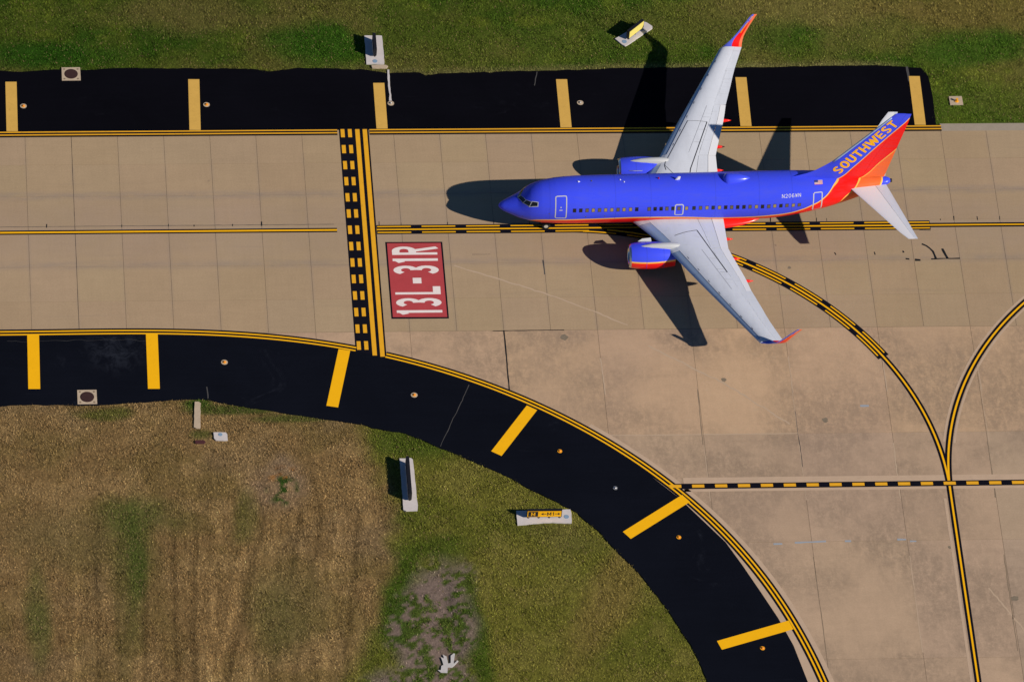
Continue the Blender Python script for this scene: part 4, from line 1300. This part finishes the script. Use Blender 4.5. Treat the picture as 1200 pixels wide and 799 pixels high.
def wing_line(b, side, pts, w, off=.012):
    q = resample([(s_, t_) for t_, s_ in pts], .4)
    L, R = offset(q, w / 2), offset(q, -w / 2)
    n = len(q)
    v = [on_wing(side, y_, x_, off) for x_, y_ in R] + [on_wing(side, y_, x_, off) for x_, y_ in L]
    f = [(i, i + 1, n + i + 1, n + i) for i in range(n - 1)]
    b.add(v, f if side > 0 else [g[::-1] for g in f])


for side in (-1, 1):
    wing = wing_piece("wing", 1.0, 16.65, .135, .70, M['white'], side)
    g = .004
    wing_piece("leading_edge_flap", 1.95, 4.35, 0, .13, M['slat'], side, parent=wing)
    wing_piece("leading_edge_root", 1.0, 1.93, 0, .133, M['white'], side, parent=wing)
    wing_piece("leading_edge_root", 4.37, 5.45, 0, .133, M['white'], side, parent=wing)
    for a, e in ((5.48, 8.2), (8.23, 10.95), (10.98, 13.65), (13.68, 16.3)):
        wing_piece("slat", a, e, 0, .128, M['slat'], side, dz=-.02, parent=wing)
    wing_piece("leading_edge_tip", 16.32, 16.65, 0, .133, M['white'], side, parent=wing)
    for a, e in ((1.3, 5.25), (5.28, 10.55)):
        wing_piece("flap", a, e, .705, .862, M['white'], side, dz=-.01, parent=wing)
        wing_piece("aft_flap", a, e, .868, 1.0, M['whiteclean'], side, dz=-.02, droop=.03, parent=wing)
    wing_piece("trailing_panel", 10.57, 11.7, .703, 1.0, M['white'], side, parent=wing)
    wing_piece("aileron", 11.72, 14.3, .73, 1.0, M['white'], side, dz=-.006, parent=wing)
    wing_piece("aileron_shroud", 11.72, 14.3, .702, .726, M['white'], side, parent=wing)
    wing_piece("trailing_panel", 14.32, 16.65, .703, 1.0, M['white'], side, parent=wing)
    # black walkway outline and access panel seams
    b = MB()
    wing_line(b, side, [(3.7, 14.15), (4.3, 14.05), (8.85, 16.4)] if side > 0 else [(3.75, 14.15), (3.35, 15.1), (3.1, 16.05)], .05)
    wing_line(b, side, [(8.85, 16.4), (8.7, 18.0)] if side > 0 else [(8.3, 17.4), (8.32, 17.98)], .03 if side > 0 else .02)
    wing_line(b, side, [(3.4, 16.12), (3.6, 16.12), (8.7, 18.0)] if side > 0 else [(3.1, 16.05), (8.32, 18.0)], .07)
    if side > 0:
        wing_line(b, side, [(2.2, 15.4), (4.3, 14.05)], .03)
    b.build("walkway_line", M['line'], wing)
    b = MB()
    for t_ in (6.6, 7.9, 9.2):
        wing_line(b, side, [(t_, wle(t_) + .53 * (wte(t_) - wle(t_))), (t_, wte(t_) - .31 * (wte(t_) - wle(t_)))], .018, .01)
    wing_line(b, side, [(5.5, wle(5.5) + .52 * (wte(5.5) - wle(5.5))), (10.4, wle(10.4) + .53 * (wte(10.4) - wle(10.4)))], .02, .01)
    for t_ in np.arange(6.3, 16, 1.45):
        wing_line(b, side, [(t_, wle(t_) + .17 * (wte(t_) - wle(t_))), (t_ + .25, wle(t_) + .17 * (wte(t_) - wle(t_)) + .1)], .05, .01)
    b.build("panel_seam", M['seam'], wing)["kind"] = "stuff"
    # flap track fairings
    for t_, ln in ((3.9, .55), (6.35, .62), (9.1, .62)):
        te = wte(t_)
        rings = []
        for i in range(11):
            u = i / 10
            s_ = te - 2.2 + (2.2 + ln) * u
            k = max(.03, math.sin(math.pi * u ** .8) ** .6 if u < 1 else .03)
            zc = wz_lo(t_, min(.98, max(.2, (s_ - wle(t_)) / (te - wle(t_))))) - .27 + .06 * u
            rings.append([(s_, side * t_ +   .21 * k * math.cos(a), zc + .22 * k * math.sin(a)) for a in np.linspace(0, 2 * math.pi, 14, endpoint=False)])
        MB().loft(rings).build("flap_track_fairing", M['redp'], wing, True)
    # winglet
    WL = [(16.65, wzz(16.65), 19.78, 21.62), (16.95, 3.93, 20.25, 21.66), (17.17, 4.12, 20.68, 21.72), (17.32, 4.40, 20.98, 21.80), (17.45, 4.85, 21.32, 21.98), (17.62, 5.5, 21.75, 22.30), (17.80, 6.2, 22.2, 22.68), (17.87, 6.45, 22.42, 22.83)]
    rings = []
    for t_, z_, le, te in WL:
        c_ = te - le
        k = np.interp(t_, [16.65, 17.2, 18], [1, .12, .05])
        th = (.11 * (1 - k) * .5 + .11 * k) * c_
        nx_ = np.interp(t_, [16.65, 17.17, 17.32], [0, .75, .96]); nz_ = math.sqrt(1 - nx_ ** 2)
        prof = [(0, 0), (.04, .35), (.15, .75), (.35, 1), (.65, .65), (1, 0.02)]
        rt = [(le + c_ * u, side * (t_ - nx_ * th * w_ * .5), z_ + nz_ * th * w_ * .5 - (.22 * k * (1 - u) ** 3)) for u, w_ in prof]
        lo = [(le + c_ * u, side * (t_ + nx_ * th * w_ * .5), z_ - nz_ * th * w_ * .5 - (.22 * k * (1 - u) ** 3)) for u, w_ in prof[::-1][1:-1]]
        rings.append(rt + lo)
    b = MB().loft(rings)
    if side > 0:
        b.f = [g_[::-1] for g_ in b.f]
    if 'wlet' not in M:
        m = new_mat("winglet livery", BLUE, .3, .45, 0, .3)
        t = NT(m)
        sx = t.n.new("ShaderNodeSeparateXYZ")
        t.link(t.n.new("ShaderNodeTexCoord").outputs["Object"], sx.inputs[0])
        dd = t.math('SUBTRACT', sx.outputs[0], t.math('MULTIPLY', t.math('SUBTRACT', sx.outputs[2], 3.9), .74))
        c = t.mix(t.math('GREATER_THAN', dd, 20.80), (.13, .16, .78), RED)
        ddo = t.math('SUBTRACT', sx.outputs[0], t.math('MULTIPLY', t.math('SUBTRACT', sx.outputs[2], 3.9), .46))
        c = t.mix(t.math('GREATER_THAN', ddo, 21.40), c, (.95, .20, .08))
        t.link(c, t.b.inputs["Base Color"])
        M['wlet'] = m
    wl = b.build("winglet", M['wlet'], plane)
    wl.data.shade_smooth(); wl.data.set_sharp_from_angle(angle=math.radians(40))
    # lettering up the inner face
    txt = "SOUTHWEST.COM"
    for i, ch in enumerate(txt):
        def pl_(a, b_, j, i=i):
            u = (i + a / .6 * .8) / len(txt)
            z_ = 4.75 + 1.55 * u
            t_ = np.interp(z_, [q[1] for q in WL], [q[0] for q in WL])
            le = np.interp(z_, [q[1] for q in WL], [q[2] for q in WL]); te = np.interp(z_, [q[1] for q in WL], [q[3] for q in WL])
            return (le + (te - le) * .47 - b_ * .13, side * (t_ + (.05 if side < 0 else -.045)), z_)
        if ch != '.':
            glyph(ch, pl_, .09).build("winglet_letter", M['goldp'], wl)

# ---- engines
def lathe(b, prof, yc, zc, n=40, sq=1.0, cap0=False, cap1=False):
    rings = []
    for s_, r_ in prof:
        rings.append([(s_, yc + r_ * math.cos(a), zc + r_ * math.sin(a) * (1 if math.sin(a) > 0 else sq)) for a in np.linspace(0, 2 * math.pi, n, endpoint=False)])
    b.loft(rings, True, cap0, cap1)
    return b


m = new_mat("engine cowl livery", BLUE, .28, .45, 0, .35)
t = NT(m)
sx = t.n.new("ShaderNodeSeparateXYZ")
t.link(t.n.new("ShaderNodeTexCoord").outputs["Object"], sx.inputs[0])
zz = t.math('SUBTRACT', sx.outputs[2], t.math('MULTIPLY', t.math('SUBTRACT', sx.outputs[0], 10.3), .012))
c = t.mix(t.math('LESS_THAN', zz, 1.83), BLUE, GOLD)
c = t.mix(t.math('LESS_THAN', zz, 1.70), c, RED)
n = t.noise(t.pos((.6, 2, 2), obj=True), 1.5, 4, .6)
c = t.mix(t.ramp(n, .4, .8, 0, .14), c, (.1, .1, .16))
t.link(c, t.b.inputs["Base Color"])
M['cowl'] = m
EZ = 1.50
for side in (-1, 1):
    yc = side * 4.83
    eng = lathe(MB(), [(10.52, 1.02), (10.8, 1.075), (11.3, 1.125), (11.9, 1.15), (12.6, 1.135), (13.2, 1.07), (13.7, .99), (14.12, .91), (14.12, .86), (13.3, .84)], yc, EZ, 44, .93).build("engine_cowl", M['cowl'], plane, True)
    eng.data.set_sharp_from_angle(angle=math.radians(40))
    lathe(MB(), [(10.98, .78), (10.6, .80), (10.42, .84), (10.34, .90), (10.36, .95), (10.44, .985), (10.52, 1.02)], yc, EZ, 44, .93).build("inlet_lip", M['chrome'], eng, True)
    lathe(MB(), [(11.4, .78), (10.98, .78)], yc, EZ, 40, .95, True).build("inlet_duct", M['dark'], eng, True)
    lathe(MB(), [(10.95, .01), (11.05, .09), (11.3, .25)], yc, EZ, 20, 1, True).build("spinner", M['strut'], eng, True)
    fb = MB()
    for k in range(24):
        a = 2 * math.pi * k / 24
        a2 = a + .2
        fb.add([(11.32, yc + .24 * math.cos(a), EZ + .24 * math.sin(a)), (11.22, yc + .76 * math.cos(a), EZ + .74 * math.sin(a)), (11.36, yc + .76 * math.cos(a2), EZ + .74 * math.sin(a2)), (11.38, yc + .24 * math.cos(a2), EZ + .24 * math.sin(a2))], [(0, 1, 2, 3)])
    fb.build("fan_blades", M['steel'], eng)
    lathe(MB(), [(13.3, .64), (14.3, .60), (15.0, .48), (15.1, .42), (14.6, .40)], yc, EZ, 32, 1, True).build("core_nozzle", M['dark'], eng, True)
    lathe(MB(), [(14.6, .34), (15.2, .28), (15.75, .03)], yc, EZ, 24, 1, True, True).build("exhaust_plug", M['dark'], eng, True)
    # seams of the cowl
    for s_ in (11.75, 13.15):
        r_ = np.interp(s_, [11.3, 11.9, 12.6, 13.2], [1.125, 1.15, 1.135, 1.07]) + .004
        lathe(MB(), [(s_ - .012, r_), (s_ + .012, r_)], yc, EZ, 44, .93).build("cowl_seam", M['sj'], eng)
    # inboard strake
    ys = yc - side * .83
    v = [(11.15, ys, EZ + .80), (11.5, ys - side * .16, EZ + .93), (12.2, ys - side * .21, EZ + .98), (12.25, ys, EZ + .80)]
    v2 = [(a, b_ + .02, c_ + .02) for a, b_, c_ in v]
    MB().loft([v, v2]).build("cowl_strake", M['pylonp'], eng)
    # pylon
    P = [(11.30, .03, 2.62, 2.45), (11.6, .13, 2.71, 2.1), (12.2, .21, 2.80, 1.9), (13.0, .25, 2.85, 1.9), (13.7, .25, 2.86, 1.9), (14.3, .23, 2.80, 1.95), (15.1, .18, 2.55, 2.0), (16.6, .05, 2.3, 2.1)]
    rings = []
    for s_, w_, z1, z0 in P:
        rings.append([(s_, yc - w_, z0), (s_, yc + w_, z0), (s_, yc + w_, z1 - .16), (s_, yc + w_ * .8, z1 - .05), (s_, yc + w_ * .35, z1), (s_, yc - w_ * .35, z1), (s_, yc - w_ * .8, z1 - .05), (s_, yc - w_, z1 - .16)])
    py = MB().loft(rings).build("engine_pylon", M['pylonp'], plane, True)
    py.data.set_sharp_from_angle(angle=math.radians(50))

# ---- fin, rudder and lettering
FLE = [(5.05, 22.9), (5.3, 23.2), (5.55, 24.2), (5.85, 25.1), (6.2, 25.8), (6.8, 26.6), (7.3, 27.2), (12.2, 31.40), (12.62, 31.80)]
FTE = [(4.9, 31.42), (12.62, 33.10)]


def fle(z): return np.interp(z, [q[0] for q in FLE], [q[1] for q in FLE])
def fte(z): return np.interp(z, [q[0] for q in FTE], [q[1] for q in FTE])


def fth(z, s_):
    """half thickness of the fin at height z, station s_"""
    le0 = np.interp(z, [4.9, 7.3, 12.62], [25.6, 27.25, 31.75])
    te = fte(z)
    u = np.clip((s_ - le0) / (te - le0), 0, 1)
    core = 5 * .085 * (te - le0) * (.2969 * math.sqrt(u) - .126 * u - .3516 * u ** 2 + .2843 * u ** 3 - .1036 * u ** 4)
    le = fle(z)
    dors = .10 * np.clip((s_ - le) / 1.2, 0, 1) ** .6 if le < le0 else 0
    return float(max(core, dors, .006))


def fin_piece(name, z0, z1, f0, f1, mat):
    rings = []
    zs = [z for z in sorted(set([z0, z1] + [q[0] for q in FLE] + list(np.arange(5.2, 12.6, .5)))) if z0 <= z <= z1]
    for z in zs:
        le, te = fle(z), fte(z)
        hinge = te - (0.34 * (te - max(le, np.interp(z, [4.9, 7.3, 12.62], [25.6, 27.25, 31.75]))))
        a = le if f0 == 0 else hinge + .006
        e = hinge - .006 if f1 == .66 else te
        us = np.array([0, .01, .03, .07, .13, .22, .35, .5, .65, .8, .9, 1]) if f0 == 0 else np.linspace(0, 1, 8)
        ss = a + (e - a) * us
        top_ = [(s_, -fth(z, s_), z) for s_ in ss]
        bot_ = [(s_, fth(z, s_), z) for s_ in ss]
        rings.append(top_ + bot_[::-1])
    o = MB().loft(rings).build(name, mat, plane)
    o.data.shade_smooth(); o.data.set_sharp_from_angle(angle=math.radians(35))
    return o


fin = fin_piece("vertical_fin", 5.05, 12.62, 0, .66, M['fin'])
rud = fin_piece("rudder", 5.42, 12.60, .66, 1, M['fin'])
# bare metal strip on the fin's leading edge
b = MB()
rings = []
for z in np.linspace(7.2, 12.2, 12):
    le = fle(z)
    ring = [(le + .16, -fth(z, le + .16) - .012, z), (le + .05, -fth(z, le + .05) - .014, z), (le - .02, 0, z), (le + .05, fth(z, le + .05) + .014, z), (le + .16, fth(z, le + .16) + .012, z)]
    rings.append(ring)
b.loft(rings, True, True, True).build("fin_leading_edge", M['slat'], fin, True)
dx, dz = .618, .786
n0, a0 = -18.20, 21.80
widths = {'S': .66, 'O': .73, 'U': .69, 'T': .64, 'H': .69, 'W': 1.04, 'E': .60}
word = "SOUTHWEST"
tot = sum(widths[c_] for c_ in word)
gapw = (7.12 - tot) / (len(word) - 1)
pos_ = a0
for ch in word:
    w_ = widths[ch]

    def pl_(a, b_, j, pos_=pos_, w_=w_):
        al, nn = pos_ + a / .6 * w_, n0 + b_ * .86
        s_, z_ = al * dx - nn * dz, al * dz + nn * dx
        return (s_, -fth(z_, s_) - .014 - .003 * j, z_)
    glyph(ch, pl_, .066 if ch == 'W' else .09, .12).build("fin_letter", M['goldp'], fin)
    pos_ += w_ + gapw

# flag decal on the fin root
fl = [(25.95, 5.72), (26.62, 5.72), (26.62, 5.36), (25.95, 5.36)]
M['flagw'] = new_mat("flag white", (.75, .72, .74), .5, .3)
M['flagr'] = new_mat("flag red", (.55, .05, .05), .5, .3)
M['flagb'] = new_mat("flag blue", (.04, .05, .2), .5, .3)


def decal(name, s0, s1, a0_, a1_, mat, off):
    v, f = patch(s0, s1, a0_, a1_, off, 4, 2)
    return MB().add(v, f).build(name, mat, plane)


decal("flag", 25.75, 26.42, 1.10, 1.34, M['flagw'], .008)
for k in range(4):
    decal("flag_stripe", 25.75, 26.42, 1.10 + k * .06, 1.10 + k * .06 + .03, M['flagr'], .011)
decal("flag_canton", 25.75, 26.05, 1.22, 1.34, M['flagb'], .014)

# ---- horizontal stabiliser
def stab_piece(name, side, f0, f1, mat, dzz=0.0):
    rings = []
    for t_ in np.linspace(.25, 7.2, 10):
        le, te = np.interp(t_, [.25, 7.0, 7.2], [28.35, 32.50, 32.72]), np.interp(t_, [.25, 7.2], [31.68, 33.50])
        z_ = 4.82 + .095 * t_
        ch = te - le
        us = f0 + (f1 - f0) * np.array([0, .015, .05, .12, .25, .45, .7, .88, 1])
        th = [max(.008, 5 * .05 * ch * (.2969 * math.sqrt(u) - .126 * u - .3516 * u ** 2 + .2843 * u ** 3 - .1036 * u ** 4)) for u in us]
        up = [(le + ch * u, side * t_, z_ + h_) for u, h_ in zip(us, th)]
        lo = [(le + ch * u, side * t_, z_ - h_) for u, h_ in zip(us, th)]
        rings.append(up + lo[::-1])
    b = MB().loft(rings)
    if side > 0:
        b.f = [g_[::-1] for g_ in b.f]
    o = b.build(name, mat, plane)
    o.data.shade_smooth(); o.data.set_sharp_from_angle(angle=math.radians(35))
    return o


for side in (-1, 1):
    stab_piece("horizontal_stabiliser", side, 0, .695, M['whiteclean'])
    stab_piece("elevator", side, .706, 1, M['white'])
lathe(MB(), [(32.1, .16), (32.25, .15), (32.26, .10)], 0, 4.88, 16, 1, False, True).build("exhaust_outlet", M['dark'], plane)

# ---- landing gear
def wheel(xc, yc, r_, w_):
    b = MB()
    rings = []
    for u, k in ((-1, .80), (-.85, .95), (-.5, 1), (.5, 1), (.85, .95), (1, .80)):
        rings.append([(xc + r_ * k * math.cos(a), yc + w_ / 2 * u, r_ + r_ * k * math.sin(a)) for a in np.linspace(0, 2 * math.pi, 24, endpoint=False)])
    w = b.loft(rings).build("wheel", M['tyre'], plane)
    h = MB()
    h.loft([[(xc + r_ * .5 * math.cos(a), yc + sgn * (w_ / 2 + .004), r_ + r_ * .5 * math.sin(a)) for a in np.linspace(0, 2 * math.pi, 16, endpoint=False)] for sgn in (-1, 1)])
    h.build("rim", M['hub'], w)


for y_ in (-.2, .2): wheel(4.06, y_, .345, .20)
for sd in (-1, 1):
    for dy in (-.43, .43): wheel(16.66, sd * 2.86 + dy, .55, .40)
    disc(MB(), 16.66, sd * 2.86, .55, 2.2, .13, 14).build("main_gear_strut", M['strut'], plane)
    MB().box(16.58, 16.74, sd * 2.86 - .4, sd * 2.86 + .4, .48, .62).build("main_gear_axle", M['strut'], plane)
disc(MB(), 4.06, 0, .34, 1.6, .09, 12).build("nose_gear_strut", M['strut'], plane)
MB().box(4.0, 4.12, -.2, .2, .29, .40).build("nose_gear_axle", M['strut'], plane)
for y_ in (-.32, .32):
    MB().box(3.6, 4.9, y_ - .02, y_ + .02, .85, 1.3).build("nose_gear_door", M['redp'], plane)

# ------------------------------------------------------------------ grass blades (nobody could count them)
DENS = 88
def scatter(x0, x1, y0, y1, ok, dens):
    n = int((x1 - x0) * (y1 - y0) * dens)
    x_, y_ = rng.uniform(x0, x1, n), rng.uniform(y0, y1, n)
    k = ok(x_, y_)
    return x_[k], y_[k]


xs1, ys1 = scatter(-12, 92, 11.5, 31, in_grass_n, DENS)
xs2, ys2 = scatter(-12, 54, -60, -18, in_grass_s, DENS)
xs3, ys3 = scatter(-12, 92, 31, 43, in_grass_n, 30)
gxs, gys = np.r_[xs1, xs2, xs3], np.r_[ys1, ys2, ys3]
block = [(28.6, 30.25, 18.95, 22.4), (28.75, 30.0, -30.75, -25.1), (37.7, 42.15, -32.25, -30.75), (12.62, 13.26, -21.7, -18.8), (14.12, 15.3, -23.02, -22.1), (12.6, 13.5, -23.36, -22.92), (3.2, 4.82, 17.3, 18.85), (3.4, 5.02, -19.0, -17.4), (77.3, 78.5, 13.75, 14.85), (29.1, 30.5, 18.45, 18.9), (30.4, 32.2, -47.5, -45.4)]
keep = np.ones(len(gxs), bool)
for x0, x1, y0, y1 in block:
    keep &= ~((gxs > x0) & (gxs < x1) & (gys > y0) & (gys < y1))
uu, vv = (gxs - 51.4) * .8 + (gys - 22.4) * .6, -(gxs - 51.4) * .6 + (gys - 22.4) * .8
keep &= ~((abs(uu) < 1.75) & (abs(vv) < .62))
gxs, gys = gxs[keep], gys[keep]
col, bare, dryk = field(gxs, gys)
k = rng.random(len(gxs)) > bare * .88
gxs, gys, col, dryk = gxs[k], gys[k], col[k], dryk[k]
clump = fbm(gxs * 2.2, gys * 2.2, 2)
n = len(gxs)
NB = 3
ang = rng.uniform(0, 2 * math.pi, (n, NB))
hh = (rng.uniform(.05, .13, (n, NB)) * .76 * (.35 + 1.3 * clump[:, None]))
lean = rng.uniform(.03, .15, (n, NB))
wd = rng.uniform(.016, .036, (n, NB))
bx, by = gxs[:, None] + rng.normal(0, .05, (n, NB)), gys[:, None] + rng.normal(0, .05, (n, NB))
ca, sa = np.cos(ang), np.sin(ang)
z0 = -.075
V = np.empty((n, NB, 3, 3), np.float32)
V[:, :, 0] = np.stack([bx - sa * wd, by + ca * wd, np.full_like(bx, z0)], -1)
V[:, :, 1] = np.stack([bx + sa * wd, by - ca * wd, np.full_like(bx, z0)], -1)
V[:, :, 2] = np.stack([bx + ca * lean, by + sa * lean, z0 + .02 + hh], -1)
tint = np.exp(rng.normal(0, .34, (n, NB)))[:, :, None]
cc = col[:, None, :] * 1.32 * tint
straw = (rng.random((n, NB)) < (.05 + .10 * dryk[:, None]))[:, :, None]
cc = np.where(straw, np.array([.29, .21, .10]) * rng.uniform(.6, 1.2, (n, NB, 1)), cc)
cc = np.repeat(cc[:, :, None, :], 3, 2).reshape(-1, 3)
F = np.arange(n * NB * 3).reshape(-1, 3)
grass = np_mesh("grass", V.reshape(-1, 3), F, M['blade'], None, np.clip(cc, .003, .9))
tag(grass, "short green and dry straw grass covering the verge and field", "grass", None, "stuff")
print("grass tris", len(F))
